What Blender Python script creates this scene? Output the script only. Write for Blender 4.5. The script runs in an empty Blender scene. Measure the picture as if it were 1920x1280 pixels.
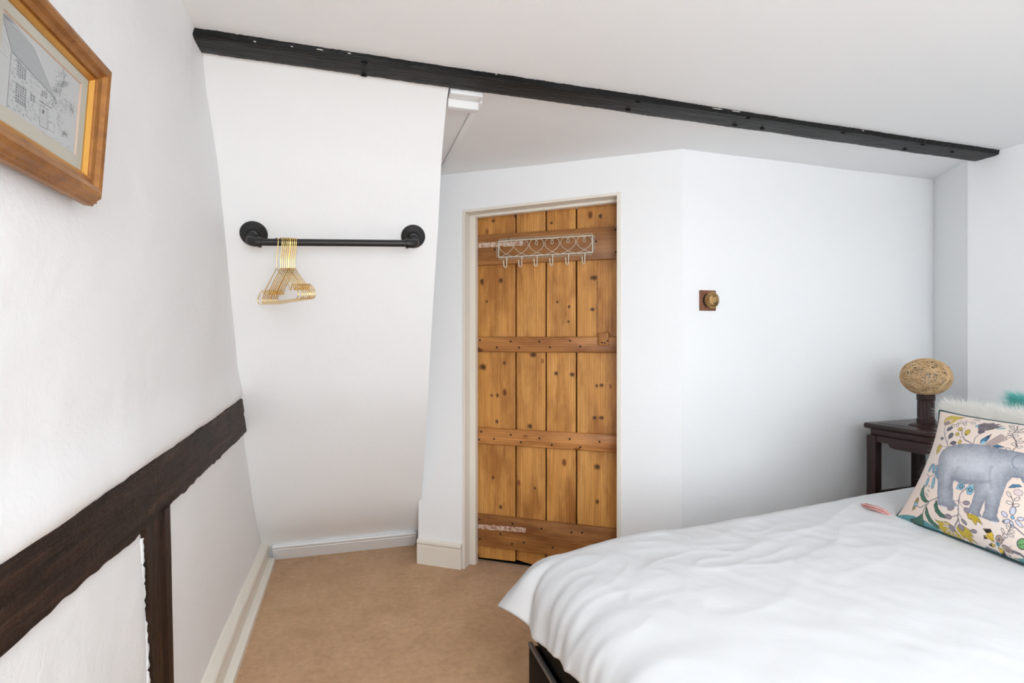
import bpy, bmesh, math, random
import numpy as np
from mathutils import Vector, Matrix, noise

random.seed(7)
rng = np.random.default_rng(7)
S = bpy.context.scene
COL = S.collection

# ------------------------------------------------------------------ camera, world, light
H = 1.2                       # camera height
F = 1000.0                    # focal length in pixels of the 1920 px frame
TH = math.radians(17.0)       # the camera is turned 17 degrees right of the room's Y axis
cam = bpy.data.cameras.new('camera')
cam.sensor_width = 36.0
cam.lens = 36.0 * F / 1920.0
cam.clip_start = 0.02
camo = bpy.data.objects.new('camera', cam)
camo.location = (0, 0, H)
camo.rotation_euler = (math.pi / 2, 0, -TH)
COL.objects.link(camo)
S.camera = camo

W = bpy.data.worlds.new('world'); S.world = W
W.use_nodes = True
W.node_tree.nodes['Background'].inputs[0].default_value = (0.80, 0.90, 1.0, 1)
W.node_tree.nodes['Background'].inputs[1].default_value = 0.8
S.view_settings.view_transform = 'Standard'
S.view_settings.look = 'None'
S.view_settings.gamma = 1.0
S.view_settings.use_curve_mapping = False
S.view_settings.exposure = 0.49

def area(name, loc, target, sx, sy, power, col):
    l = bpy.data.lights.new(name, 'AREA'); l.shape = 'RECTANGLE'
    l.size = sx; l.size_y = sy; l.energy = power; l.color = col
    o = bpy.data.objects.new(name, l); o.location = loc
    o.rotation_euler = (Vector(target) - Vector(loc)).to_track_quat('-Z', 'Y').to_euler()
    COL.objects.link(o)
    return o
# daylight entering through the two windows of the wall behind the camera
area('daylight_window_large', (0.45, -1.88, 1.30), (0.45, 1.0, 1.30), 1.45, 1.25, 33, (0.905, 0.985, 1.055))
area('daylight_window_small', (2.15, -1.88, 1.30), (2.15, 1.0, 1.30), 0.75, 1.25, 2, (0.905, 0.985, 1.055))
area('added_fill_rooflight', (0.45, -1.05, 2.40), (0.45, -1.05, 0.0), 0.92, 1.0, 50, (0.905, 0.985, 1.055))  # added fill through an invented rooflight, brightens carpet and low walls

# ------------------------------------------------------------------ pixel -> room helpers
R_ = (math.cos(TH), math.sin(TH)); Q_ = (-math.sin(TH), math.cos(TH))
def ray(u, v):
    x = (u - 960) / F
    return (x * R_[0] + R_[1], x * Q_[0] + Q_[1], (640 - v) / F)
def onX(u, v, c):
    d = ray(u, v); k = c / d[0]; return Vector((c, d[1] * k, H + d[2] * k))
def onY(u, v, c):
    d = ray(u, v); k = c / d[1]; return Vector((d[0] * k, c, H + d[2] * k))
def onZ(u, v, c):
    d = ray(u, v); k = (c - H) / d[2]; return Vector((d[0] * k, d[1] * k, c))
def onP(u, v, p, n):
    d = Vector(ray(u, v)); o = Vector((0, 0, H)); n = Vector(n)
    return o + d * ((Vector(p) - o).dot(n) / d.dot(n))

# ------------------------------------------------------------------ materials
def newmat(name, col, rough=0.5, metal=0.0, spec=0.5):
    m = bpy.data.materials.new(name); m.use_nodes = True
    b = m.node_tree.nodes['Principled BSDF']
    b.inputs['Base Color'].default_value = (*col, 1)
    b.inputs['Roughness'].default_value = rough
    b.inputs['Metallic'].default_value = metal
    b.inputs['Specular IOR Level'].default_value = spec
    return m
def nd(m, t, **kw):
    n = m.node_tree.nodes.new(t)
    for k, v in kw.items():
        if k in n.inputs.keys() if hasattr(n.inputs, 'keys') else False:
            n.inputs[k].default_value = v
        else:
            setattr(n, k, v)
    return n
def ln(m, a, b): m.node_tree.links.new(a, b)
def coords(m, scale=(1, 1, 1), rnd=False, kind='Object'):
    tc = nd(m, 'ShaderNodeTexCoord'); mp = nd(m, 'ShaderNodeMapping')
    mp.inputs['Scale'].default_value = scale
    ln(m, tc.outputs[kind], mp.inputs['Vector'])
    if rnd:
        oi = nd(m, 'ShaderNodeObjectInfo'); mu = nd(m, 'ShaderNodeVectorMath', operation='SCALE')
        cx = nd(m, 'ShaderNodeCombineXYZ')
        cx.inputs[0].default_value = 13.7; cx.inputs[1].default_value = 7.9; cx.inputs[2].default_value = 31.3
        ln(m, cx.outputs[0], mu.inputs[0]); ln(m, oi.outputs['Random'], mu.inputs['Scale'])
        ln(m, mu.outputs[0], mp.inputs['Location'])
    return mp.outputs[0]
def noise_n(m, vec, scale, detail=4, rough=0.55, dist=0.0):
    n = nd(m, 'ShaderNodeTexNoise'); n.inputs['Scale'].default_value = scale
    n.inputs['Detail'].default_value = detail; n.inputs['Roughness'].default_value = rough
    n.inputs['Distortion'].default_value = dist
    ln(m, vec, n.inputs['Vector']); return n.outputs['Fac']
def ramp(m, fac, stops):
    r = nd(m, 'ShaderNodeValToRGB'); e = r.color_ramp.elements
    while len(e) < len(stops): e.new(0.5)
    for el, (p, c) in zip(e, stops):
        el.position = p; el.color = (*c, 1)
    ln(m, fac, r.inputs[0]); return r.outputs[0]
def mixc(m, fac, a, b, mode='MIX'):
    x = nd(m, 'ShaderNodeMix', data_type='RGBA', blend_type=mode)
    if isinstance(fac, float): x.inputs[0].default_value = fac
    else: ln(m, fac, x.inputs[0])
    for s, i in ((a, 6), (b, 7)):
        if isinstance(s, tuple): x.inputs[i].default_value = (*s, 1)
        else: ln(m, s, x.inputs[i])
    return x.outputs[2]
def bump(m, h, strength=0.3, dist=0.01, prev=None):
    b = nd(m, 'ShaderNodeBump'); b.inputs['Strength'].default_value = strength
    b.inputs['Distance'].default_value = dist
    ln(m, h, b.inputs['Height'])
    if prev is not None: ln(m, prev, b.inputs['Normal'])
    return b.outputs[0]
def base(m, c): ln(m, c, m.node_tree.nodes['Principled BSDF'].inputs['Base Color'])
def norm(m, c): ln(m, c, m.node_tree.nodes['Principled BSDF'].inputs['Normal'])
def rgh(m, c): ln(m, c, m.node_tree.nodes['Principled BSDF'].inputs['Roughness'])

def plaster(name, col, big, fine):
    m = newmat(name, col, 0.62, 0, 0.35)
    v = coords(m)
    b1 = bump(m, noise_n(m, v, 9.0, 5, 0.6), big, 0.02)
    b2 = bump(m, noise_n(m, v, 90.0, 3, 0.6), fine, 0.003, b1)
    norm(m, b2)
    n = noise_n(m, v, 2.2, 3)
    base(m, mixc(m, n, tuple(c * 0.985 for c in col), tuple(min(1, c * 1.01) for c in col)))
    return m
M = {}
M['wall'] = plaster('painted_plaster', (0.95, 0.95, 0.95), 0.10, 0.12)
M['wall_rough'] = plaster('rough_old_plaster', (0.935, 0.934, 0.935), 0.16, 0.30)
M['ceiling'] = plaster('ceiling_paint', (0.95, 0.955, 0.96), 0.05, 0.08)
M['gloss'] = newmat('white_gloss_paint', (0.86, 0.855, 0.845), 0.3)
_v = coords(M['gloss']); norm(M['gloss'], bump(M['gloss'], noise_n(M['gloss'], _v, 30, 3), 0.08, 0.004))
M['cream'] = newmat('cream_gloss_paint', (0.86, 0.80, 0.70), 0.32)
_v = coords(M['cream']); norm(M['cream'], bump(M['cream'], noise_n(M['cream'], _v, 24, 3), 0.1, 0.004))

def carpet():
    m = newmat('carpet', (0.42, 0.27, 0.15), 0.95, 0, 0.1)
    v = coords(m)
    big = noise_n(m, v, 5.0, 5, 0.62, 0.4); fine = noise_n(m, v, 260.0, 2, 0.7)
    c1 = ramp(m, big, [(0.30, (0.60, 0.345, 0.165)), (0.52, (0.70, 0.415, 0.212)), (0.74, (0.76, 0.47, 0.26))])
    c2 = ramp(m, fine, [(0.3, (0.70, 0.68, 0.66)), (0.7, (1.0, 1.0, 1.0))])
    c3 = ramp(m, noise_n(m, v, 38.0, 3, 0.6), [(0.3, (0.82, 0.80, 0.78)), (0.65, (1.04, 1.04, 1.04))])
    base(m, mixc(m, 0.8, mixc(m, 0.55, c1, c2, 'MULTIPLY'), c3, 'MULTIPLY'))
    b1 = bump(m, big, 0.25, 0.02); norm(m, bump(m, fine, 0.8, 0.006, b1))
    m.node_tree.nodes['Principled BSDF'].inputs['Sheen Weight'].default_value = 0.25
    return m
M['carpet'] = carpet()

def pine(name, horizontal=False, warm=1.0):
    m = newmat(name, (0.5, 0.25, 0.08), 0.42, 0, 0.45)
    v = coords(m, (1.3, 34, 34) if horizontal else (34, 34, 1.3), True)
    w = nd(m, 'ShaderNodeTexWave', wave_type='BANDS', bands_direction='Z' if horizontal else 'X')
    w.inputs['Scale'].default_value = 0.75; w.inputs['Distortion'].default_value = 5.5
    w.inputs['Detail'].default_value = 2.0; w.inputs['Detail Scale'].default_value = 0.6
    ln(m, v, w.inputs['Vector'])
    v1 = coords(m, (0.9, 10, 10) if horizontal else (10, 10, 0.9), True)
    n1 = noise_n(m, v1, 1.6, 5, 0.6, 0.8)
    if horizontal: st_ = [(p_, tuple(c_ * (1.32 if warm > 1 else 1.0) for c_ in q_)) for p_, q_ in [(0.28, (0.34, 0.135, 0.036)), (0.5, (0.48, 0.210, 0.060)), (0.74, (0.60, 0.290, 0.095))]]
    else: st_ = [(0.26, (0.50, 0.205, 0.045)), (0.5, (0.73, 0.350, 0.090)), (0.76, (0.84, 0.450, 0.140))]
    c = ramp(m, n1, st_)
    c = mixc(m, 0.38, c, ramp(m, w.outputs['Fac'], [(0.0, (0.58, 0.44, 0.34)), (0.30, (1, 1, 1)), (1.0, (1, 1, 1))]), 'MULTIPLY')
    oi_ = nd(m, 'ShaderNodeObjectInfo'); c = mixc(m, 0.8, c, ramp(m, oi_.outputs['Random'], [(0.0, (0.78, 0.76, 0.76)), (1.0, (1.06, 1.06, 1.06))]), 'MULTIPLY')
    # fine fibres
    v2 = coords(m, (3, 150, 150) if horizontal else (150, 150, 3), True)
    fb = noise_n(m, v2, 1.0, 3, 0.6)
    c = mixc(m, 0.5, c, ramp(m, fb, [(0.25, (0.55, 0.48, 0.40)), (0.6, (1, 1, 1))]), 'MULTIPLY')
    # blotches
    v3 = coords(m, (1.5, 5, 5) if horizontal else (5, 5, 1.5), True)
    bl = noise_n(m, v3, 2.0, 4, 0.6)
    c = mixc(m, 0.8, c, ramp(m, bl, [(0.34, (0.50, 0.38, 0.28)), (0.56, (1, 1, 1))]), 'MULTIPLY')
    # knots
    v4 = coords(m, (4.5, 8.5, 8.5) if horizontal else (8.5, 8.5, 5.0), True)
    vo = nd(m, 'ShaderNodeTexVoronoi'); vo.inputs['Scale'].default_value = 1.0
    ln(m, v4, vo.inputs['Vector'])
    k = ramp(m, vo.outputs['Distance'], [(0.03, (0.14, 0.06, 0.03)), (0.085, (0.45, 0.27, 0.17)), (0.12, (1, 1, 1))])
    c = mixc(m, 0.85, c, k, 'MULTIPLY')
    base(m, c)
    b1 = bump(m, fb, 0.25, 0.002); norm(m, bump(m, bl, 0.15, 0.008, b1))
    return m
M['pine'] = pine('pine_planks')
M['pine_h'] = pine('pine_ledges', True, 0.92)
M['pine_h2'] = pine('pine_middle_ledges', True, 1.25)

def timber(name, dark, mid, light, axis, rough=0.55):
    m = newmat(name, mid, rough, 0, 0.22)
    sc = [14, 14, 14]; sc[axis] = 1.2
    v = coords(m, tuple(sc))
    n1 = noise_n(m, v, 3.0, 6, 0.65, 0.6)
    v2 = coords(m); n2 = noise_n(m, v2, 5.0, 4, 0.6)
    c = ramp(m, n1, [(0.32, dark), (0.55, mid), (0.78, light)])
    c = mixc(m, 0.6, c, ramp(m, n2, [(0.35, (0.5, 0.5, 0.5)), (0.65, (1.15, 1.1, 1.05))]), 'MULTIPLY')
    base(m, c)
    b1 = bump(m, n1, 0.9, 0.012); norm(m, bump(m, noise_n(m, v2, 60, 4, 0.6), 0.45, 0.005, b1))
    return m
M['black_beam'] = timber('black_painted_timber', (0.004, 0.004, 0.004), (0.009, 0.0085, 0.0085), (0.016, 0.015, 0.015), 0, 0.40)
M['brown_beam'] = timber('dark_brown_timber', (0.007, 0.003, 0.002), (0.030, 0.0145, 0.009), (0.12, 0.062, 0.038), 1, 0.55)
M['brown_post'] = timber('dark_brown_post_timber', (0.010, 0.004, 0.002), (0.032, 0.013, 0.0065), (0.080, 0.036, 0.018), 2, 0.45)
M['chip'] = newmat('bare_plaster_chip', (0.80, 0.77, 0.72), 0.9)
M['hole'] = newmat('dark_hole', (0.006, 0.005, 0.005), 0.9, 0, 0.1)
M['iron'] = newmat('dark_iron_nail', (0.03, 0.018, 0.012), 0.6, 0.4)
M['old_paint'] = newmat('old_paint_remnant', (0.62, 0.44, 0.33), 0.8)
_m = M['old_paint']; _v = coords(_m); _n = noise_n(_m, _v, 60, 4, 0.7)
base(_m, ramp(_m, _n, [(0.40, (0.34, 0.13, 0.06)), (0.5, (0.60, 0.40, 0.30)), (0.62, (0.72, 0.58, 0.47))]))
M['black_metal'] = newmat('black_powder_coat', (0.012, 0.012, 0.013), 0.42, 0, 0.5)
M['gold'] = newmat('gold_wire', (0.90, 0.62, 0.22), 0.2, 1.0)
M['ivory'] = newmat('ivory_painted_wire', (0.78, 0.73, 0.60), 0.45)
M['brass'] = newmat('antique_brass', (0.46, 0.30, 0.13), 0.32, 1.0)
M['black_gloss'] = newmat('black_lacquer', (0.002, 0.0017, 0.0017), 0.5, 0, 0.05)
M['rail_highlight'] = newmat('painted_rail_highlight', (0.10, 0.092, 0.09), 0.4)  # grey painted in as the highlight along the black bed frame's edge
def simple_wood(name, d, l, rough, axis=2, sc0=20.0):
    m = newmat(name, l, rough)
    sc = [sc0] * 3; sc[axis] = sc0 * 0.1
    v = coords(m, tuple(sc)); n = noise_n(m, v, 2.0, 5, 0.6, 0.5)
    base(m, ramp(m, n, [(0.3, d), (0.7, l)])); return m
M['switch_wood'] = simple_wood('switch_plate_wood', (0.14, 0.045, 0.018), (0.30, 0.115, 0.05), 0.4, 2, 60)
M['rosewood'] = simple_wood('dark_rosewood', (0.014, 0.004, 0.0035), (0.052, 0.013, 0.010), 0.28, 1)
M['rosewood_v'] = simple_wood('dark_rosewood_vertical', (0.013, 0.004, 0.004), (0.038, 0.010, 0.008), 0.34, 2)
M['lamp_wood'] = simple_wood('carved_lamp_wood', (0.018, 0.006, 0.006), (0.045, 0.016, 0.014), 0.5, 2, 40)
M['string'] = newmat('natural_string', (0.56, 0.33, 0.155), 0.75)
_m = M['string']; _v = coords(_m); base(_m, ramp(_m, noise_n(_m, _v, 35, 3), [(0.3, (0.60, 0.37, 0.18)), (0.7, (0.82, 0.58, 0.33))]))
M['bulb'] = newmat('frosted_bulb', (0.75, 0.73, 0.68), 0.3)
def frame_gold():
    m = newmat('gilded_wood', (0.48, 0.22, 0.045), 0.36, 0.2, 0.5)
    v = coords(m); n = noise_n(m, v, 18, 5, 0.7)
    c = ramp(m, n, [(0.28, (0.19, 0.070, 0.012)), (0.5, (0.34, 0.135, 0.024)), (0.75, (0.46, 0.205, 0.045))])
    vo = nd(m, 'ShaderNodeTexVoronoi'); vo.inputs['Scale'].default_value = 55.0; ln(m, v, vo.inputs['Vector'])
    c = mixc(m, 0.8, c, ramp(m, vo.outputs['Distance'], [(0.06, (0.2, 0.1, 0.05)), (0.12, (1, 1, 1))]), 'MULTIPLY')
    base(m, c); return m
M['gilt'] = frame_gold()
M['gilt_slip'] = newmat('bright_gilt_slip', (0.72, 0.38, 0.09), 0.3, 0.8)
M['mat'] = newmat('cream_mount_board', (0.66, 0.63, 0.53), 0.85)
M['mat_edge'] = newmat('mount_bevel', (0.78, 0.56, 0.42), 0.8)
def cotton():
    m = newmat('white_cotton', (0.68, 0.68, 0.685), 0.8, 0, 0.2)
    v = coords(m)
    b1 = bump(m, noise_n(m, v, 14, 4, 0.55, 0.6), 0.10, 0.012)
    norm(m, bump(m, noise_n(m, v, 600, 2), 0.05, 0.001, b1))
    return m
M['cotton'] = cotton()
M['teal'] = newmat('teal_satin', (0.012, 0.135, 0.145), 0.42)
M['teal_dark'] = newmat('dark_teal_piping', (0.004, 0.055, 0.065), 0.4)
M['pink'] = newmat('pink_thread', (0.80, 0.40, 0.36), 0.8)
def fur_mat(name, col):
    m = newmat(name, col, 0.6); nt = m.node_tree; b = nt.nodes['Principled BSDF']; o = nt.nodes['Material Output']
    tr = nd(m, 'ShaderNodeBsdfTranslucent'); tr.inputs[0].default_value = (*col, 1); mx = nd(m, 'ShaderNodeMixShader'); mx.inputs[0].default_value = 0.5
    ln(m, b.outputs[0], mx.inputs[1]); ln(m, tr.outputs[0], mx.inputs[2]); ln(m, mx.outputs[0], o.inputs[0]); return m
M['fur_white'] = fur_mat('white_long_fur', (0.98, 0.955, 0.91))
M['fur_teal'] = fur_mat('turquoise_long_fur', (0.20, 0.66, 0.62))
M['glass'] = newmat('picture_glass', (1, 1, 1), 0.02, 0, 0.5)
_b = M['glass'].node_tree.nodes['Principled BSDF']; _b.inputs['Transmission Weight'].default_value = 1.0; _b.inputs['IOR'].default_value = 1.05
def vcol(name, rough, extra=0.0, metal=0.0):
    m = newmat(name, (1, 1, 1), rough, metal)
    a = nd(m, 'ShaderNodeVertexColor'); a.layer_name = 'print'
    base(m, a.outputs['Color']); return m
M['sketch'] = vcol('pencil_sketch_print', 0.8)
M['satin'] = vcol('printed_satin', 0.42)

# ------------------------------------------------------------------ builders
def tag(o, label=None, cat=None, group=None, kind=None):
    if label: o['label'] = label
    if cat: o['category'] = cat
    if group: o['group'] = group
    if kind: o['kind'] = kind
    return o
def obj(name, verts, faces, mat, parent=None, smooth=False, auto=None):
    me = bpy.data.meshes.new(name)
    me.from_pydata([tuple(v) for v in verts], [], faces); me.update()
    return link(name, me, mat, parent, smooth, auto)
def link(name, me, mat, parent=None, smooth=False, auto=None):
    me.materials.append(M[mat] if isinstance(mat, str) else mat)
    if smooth:
        me.polygons.foreach_set('use_smooth', [True] * len(me.polygons))
        if auto: me.set_sharp_from_angle(angle=math.radians(auto))
    o = bpy.data.objects.new(name, me); COL.objects.link(o)
    if parent: o.parent = parent
    return o
def bmo(name, bm, mat, parent=None, smooth=False, auto=None):
    bmesh.ops.recalc_face_normals(bm, faces=bm.faces)
    me = bpy.data.meshes.new(name); bm.to_mesh(me); bm.free()
    return link(name, me, mat, parent, smooth, auto)
def empty(name, loc=(0, 0, 0), rz=0.0):
    o = bpy.data.objects.new(name, None); o.location = loc; o.rotation_euler = (0, 0, rz)
    o.empty_display_size = 0.05; COL.objects.link(o); return o
def box_bm(x0, x1, y0, y1, z0, z1, bev=0.0, seg=2, bm=None):
    own = bm is None
    if own: bm = bmesh.new()
    vs = [bm.verts.new(p) for p in ((x0, y0, z0), (x1, y0, z0), (x1, y1, z0), (x0, y1, z0), (x0, y0, z1), (x1, y0, z1), (x1, y1, z1), (x0, y1, z1))]
    fs = [bm.faces.new([vs[i] for i in f]) for f in ((0, 3, 2, 1), (4, 5, 6, 7), (0, 1, 5, 4), (1, 2, 6, 5), (2, 3, 7, 6), (3, 0, 4, 7))]
    if bev > 0:
        es = {e for f in fs for e in f.edges}
        bmesh.ops.bevel(bm, geom=list(es), offset=bev, segments=seg, affect='EDGES', profile=0.5)
    return bm
def box(name, x0, x1, y0, y1, z0, z1, mat, parent=None, bev=0.0, seg=2):
    return bmo(name, box_bm(x0, x1, y0, y1, z0, z1, bev, seg), mat, parent, bev > 0, 40)
def frames(pts, closed):
    n = len(pts); T = []
    for i in range(n):
        a = pts[(i - 1) % n] if (closed or i > 0) else pts[i]
        b = pts[(i + 1) % n] if (closed or i < n - 1) else pts[i]
        T.append((b - a).normalized())
    up = Vector((0, 0, 1)) if abs(T[0].z) < 0.9 else Vector((1, 0, 0))
    N = [(up - T[0] * up.dot(T[0])).normalized()]
    for i in range(1, n):
        v = N[-1] - T[i] * N[-1].dot(T[i])
        N.append(v.normalized() if v.length > 1e-6 else N[-1])
    return T, N
def tube_data(pts, rad, segs=8, closed=False, V=None, Fc=None, cap=True):
    pts = [Vector(p) for p in pts]
    if V is None: V, Fc = [], []
    T, N = frames(pts, closed); n = len(pts); o = len(V)
    for i in range(n):
        r = rad[i] if isinstance(rad, (list, tuple)) else rad
        B = T[i].cross(N[i])
        for k in range(segs):
            a = 2 * math.pi * k / segs
            V.append(pts[i] + N[i] * (math.cos(a) * r) + B * (math.sin(a) * r))
    for i in range(n if closed else n - 1):
        j = (i + 1) % n
        for k in range(segs):
            l = (k + 1) % segs
            Fc.append((o + i * segs + k, o + i * segs + l, o + j * segs + l, o + j * segs + k))
    if cap and not closed:
        Fc.append(tuple(o + k for k in range(segs))[::-1]); Fc.append(tuple(o + (n - 1) * segs + k for k in range(segs)))
    return V, Fc
def tube(name, pts, rad, mat, parent=None, segs=8, closed=False):
    V, Fc = tube_data(pts, rad, segs, closed)
    return obj(name, V, Fc, mat, parent, True, 60)
def lathe(name, prof, mat, parent=None, segs=32, mtx=None, auto=40, wob=None):
    V, Fc = [], []
    for i, (r, z) in enumerate(prof):
        for k in range(segs):
            a = 2 * math.pi * k / segs
            rr = r if wob is None else r * wob(i, a)
            V.append(Vector((rr * math.cos(a), rr * math.sin(a), z)))
    n = len(prof)
    for i in range(n - 1):
        for k in range(segs):
            l = (k + 1) % segs
            Fc.append((i * segs + k, i * segs + l, (i + 1) * segs + l, (i + 1) * segs + k))
    Fc.append(tuple(range(segs))[::-1]); Fc.append(tuple((n - 1) * segs + k for k in range(segs)))
    if mtx is not None: V = [mtx @ v for v in V]
    return obj(name, V, Fc, mat, parent, True, auto)
def grid(name, fn, nu, nv, mat, parent=None, smooth=True, flip=False):
    V = [fn(i / nu, j / nv) for j in range(nv + 1) for i in range(nu + 1)]
    Fc = []
    for j in range(nv):
        for i in range(nu):
            a = j * (nu + 1) + i; f = (a, a + 1, a + nu + 2, a + nu + 1)
            Fc.append(f[::-1] if flip else f)
    return obj(name, V, Fc, mat, parent, smooth)
def nz(x, y, z=0.0): return noise.noise(Vector((x, y, z)))
def bez(p0, p1, p2, p3, n):
    return [Vector(p0) * (1 - t) ** 3 + Vector(p1) * (3 * t * (1 - t) ** 2) + Vector(p2) * (3 * t * t * (1 - t)) + Vector(p3) * t ** 3 for t in [i / n for i in range(n + 1)]]
def interp(tab, x):
    if x <= tab[0][0]: return tab[0][1]
    for (a, b), (c, d) in zip(tab, tab[1:]):
        if x <= c: return b + (d - b) * (x - a) / (c - a)
    return tab[-1][1]
def sm(x): x = max(0.0, min(1.0, x)); return x * x * (3 - 2 * x)

# ------------------------------------------------------------------ room shell
CEIL = 2.09; XL = -0.44; XR = 2.875; YB = 2.15; YN = -1.7
XC = 0.362                                     # cheek of the sloping wall
DW = Vector((0.596, 2.757, 0)); DA = math.radians(-35.5)
E_ = Vector((math.cos(DA), math.sin(DA), 0)); N_ = Vector((math.sin(DA), -math.cos(DA), 0))   # along the door wall, out into the room
def dw(e, n, z): return DW + E_ * e + N_ * n + Vector((0, 0, z))
e_left = -0.288; e_corner = 1.079
cl = dw(e_left, 0, 0); cc = dw(e_corner, 0, 0)

fl = grid('floor', lambda a, b: Vector((-0.55 + a * 3.75, YN - 0.1 + b * 5.2, 0)), 40, 46, 'carpet')
tag(fl, 'sandy beige fitted carpet', 'floor', kind='structure')
SKX0, SKX1, SKY0, SKY1 = -0.05, 0.95, -1.60, -0.50          # invented rooflight behind the camera, opened for extra light
def ceiling_mesh():
    xs = sorted(set([-0.55 + i * 0.0625 for i in range(61)] + [SKX0, SKX1])); ys = sorted(set([YN - 0.1 + i * 0.0867 for i in range(61)] + [SKY0, SKY1]))
    V = [Vector((x, y, CEIL + (0 if SKX0 - 0.1 < x < SKX1 + 0.1 and y < SKY1 + 0.1 else 0.004 * nz(x * 1.6, y * 1.2)))) for y in ys for x in xs]; n = len(xs); Fc = []
    for j in range(len(ys) - 1):
        for i in range(n - 1):
            if SKX0 <= (xs[i] + xs[i + 1]) / 2 <= SKX1 and SKY0 <= (ys[j] + ys[j + 1]) / 2 <= SKY1: continue
            a = j * n + i; Fc.append((a, a + n, a + n + 1, a + 1))
    q = [(SKX0, SKY0), (SKX1, SKY0), (SKX1, SKY1), (SKX0, SKY1)]; o = len(V)
    V += [Vector((x, y, CEIL)) for x, y in q] + [Vector((x, y, CEIL + 0.28)) for x, y in q]
    Fc += [(o + k, o + (k + 1) % 4, o + 4 + (k + 1) % 4, o + 4 + k) for k in range(4)]
    return V, Fc
V, Fc = ceiling_mesh(); ce = obj('ceiling', V, Fc, 'ceiling', None, True, 40)
tag(ce, 'low flat white painted ceiling', 'ceiling', kind='structure')

WB_TOP = [(-2, .902), (0.6, .905), (0.89, .908), (1.2, .916), (1.527, .926), (1.9, .936), (2.25, .950), (2.6, .962), (3, .97)]   # upper edge of the timber in this wall
def leftwall(a, b):
    y = YN - 0.05 + a * (3.4 - YN); z = b * (CEIL + 0.02)
    d = 0.006 * nz(y * 1.3, z * 1.3, 3) + 0.003 * nz(y * 5, z * 4, 9) + 0.0012 * nz(y * 17, z * 15, 1)
    if z > 1.98: d += 0.02 * ((z - 1.98) / 0.11) ** 2
    if z < 0.85: d -= 0.006
    else:
        zt_ = interp(WB_TOP, y) - 0.004; d += 0.012 * sm((z - zt_) / 0.014) * sm((zt_ + 0.15 - z) / 0.12) - (0.006 if z < zt_ else 0)      # plaster lip above the timber
    return Vector((XL + d, y, z))
wl = grid('wall_left', leftwall, 260, 150, 'wall_rough')
tag(wl, 'uneven white plastered wall with exposed timbers and a hanging picture', 'wall', kind='structure')

SLP = [(0.0, 3.215), (0.115, 3.128), (0.262, 2.977), (0.40, 2.87), (0.632, 2.714), (0.937, 2.522), (1.306, 2.353), (1.685, 2.163), (1.933, 2.004), (2.03, 1.90), (2.10, 1.80)]
SXR = [(0.0, 0.385), (0.2, 0.383), (0.41, 0.375), (0.77, 0.362), (1.05, 0.354), (1.67, 0.348), (2.09, 0.330)]
def slopeY(z):
    return sum(interp(SLP, z + d) for d in (-0.06, -0.03, 0, 0.03, 0.06)) / 5 if z < 2.0 else interp(SLP, z)
def slope(a, b):
    z = b * (CEIL + 0.01); x = -0.50 + a * (interp(SXR, z) + 0.50)
    return Vector((x, slopeY(z) + 0.004 * nz(x * 3, z * 3, 5) + 0.0015 * nz(x * 11, z * 11, 2), z))
ws = grid('wall_slope', slope, 40, 110, 'wall')
tag(ws, 'white wall sloping forward like a roof slope behind the clothes rail', 'wall', kind='structure')
def cheek(a, b):
    z = b * (CEIL + 0.01); p = slope(1, b); q = Vector((cl.x, cl.y, z))
    return p.lerp(q, a)
wc = grid('wall_cheek', cheek, 6, 110, 'wall')
tag(wc, 'narrow white side of the sloping wall', 'wall', kind='structure')

# door wall with its opening
OE0, OE1, OZ0, OZ1 = -0.026, 0.800, 1.893, 1.916
def quad_strip(name, pts, mat, label, cat='wall'):
    V, Fc = [], []
    for q in pts:
        o = len(V); V += q; Fc.append(tuple(range(o, o + len(q))))
    w = obj(name, V, Fc, mat); tag(w, label, cat, kind='structure'); return w
def frontback(e0, e1, zl0, zr0, z1):
    return [dw(e0, 0, zl0), dw(e1, 0, zr0), dw(e1, 0, z1), dw(e0, 0, z1)]
quad_strip('wall_door', [frontback(e_left, OE0, 0, 0, CEIL + 0.02), frontback(OE1, e_corner, 0, 0, CEIL + 0.02), frontback(OE0, OE1, OZ0, OZ1, CEIL + 0.02),
    [dw(OE0, 0, 0), dw(OE0, -0.20, 0), dw(OE0, -0.20, OZ0), dw(OE0, 0, OZ0)], [dw(OE1, 0, 0), dw(OE1, 0, OZ1), dw(OE1, -0.20, OZ1), dw(OE1, -0.20, 0)],
    [dw(OE0, 0, OZ0), dw(OE0, -0.2, OZ0), dw(OE1, -0.2, OZ1), dw(OE1, 0, OZ1)]], 'wall', 'white wall around the pine door set at an angle')
def vwall(name, a, b, label, mat='wall', n=30):
    a = Vector(a); b = Vector(b); dirv = (b - a).normalized(); nn = Vector((-dirv.y, dirv.x, 0))
    def fn(s, t):
        p = a.lerp(b, s); z = t * (CEIL + 0.02)
        k = 4 * s * (1 - s) if s in (0, 1) else 1
        d = 0 if s in (0.0, 1.0) else 0.003 * nz(p.x * 2.5 + p.y, z * 2.5, 4)
        return Vector((p.x + nn.x * d, p.y + nn.y * d, z))
    w = grid(name, fn, n, 40, mat, flip=False); tag(w, label, 'wall', kind='structure'); return w
vwall('wall_back', (cc.x, cc.y, 0), (3.088, 2.138, 0), 'white wall carrying the dimmer switch behind the bed')
vwall('wall_niche', (3.088, 2.138, 0), (2.905, 1.85, 0), 'narrow white wall facet in the corner behind the lamp', n=6)
vwall('wall_right', (2.905, 1.85, 0), (2.87, YN, 0), 'white wall at the head of the bed')
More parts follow.
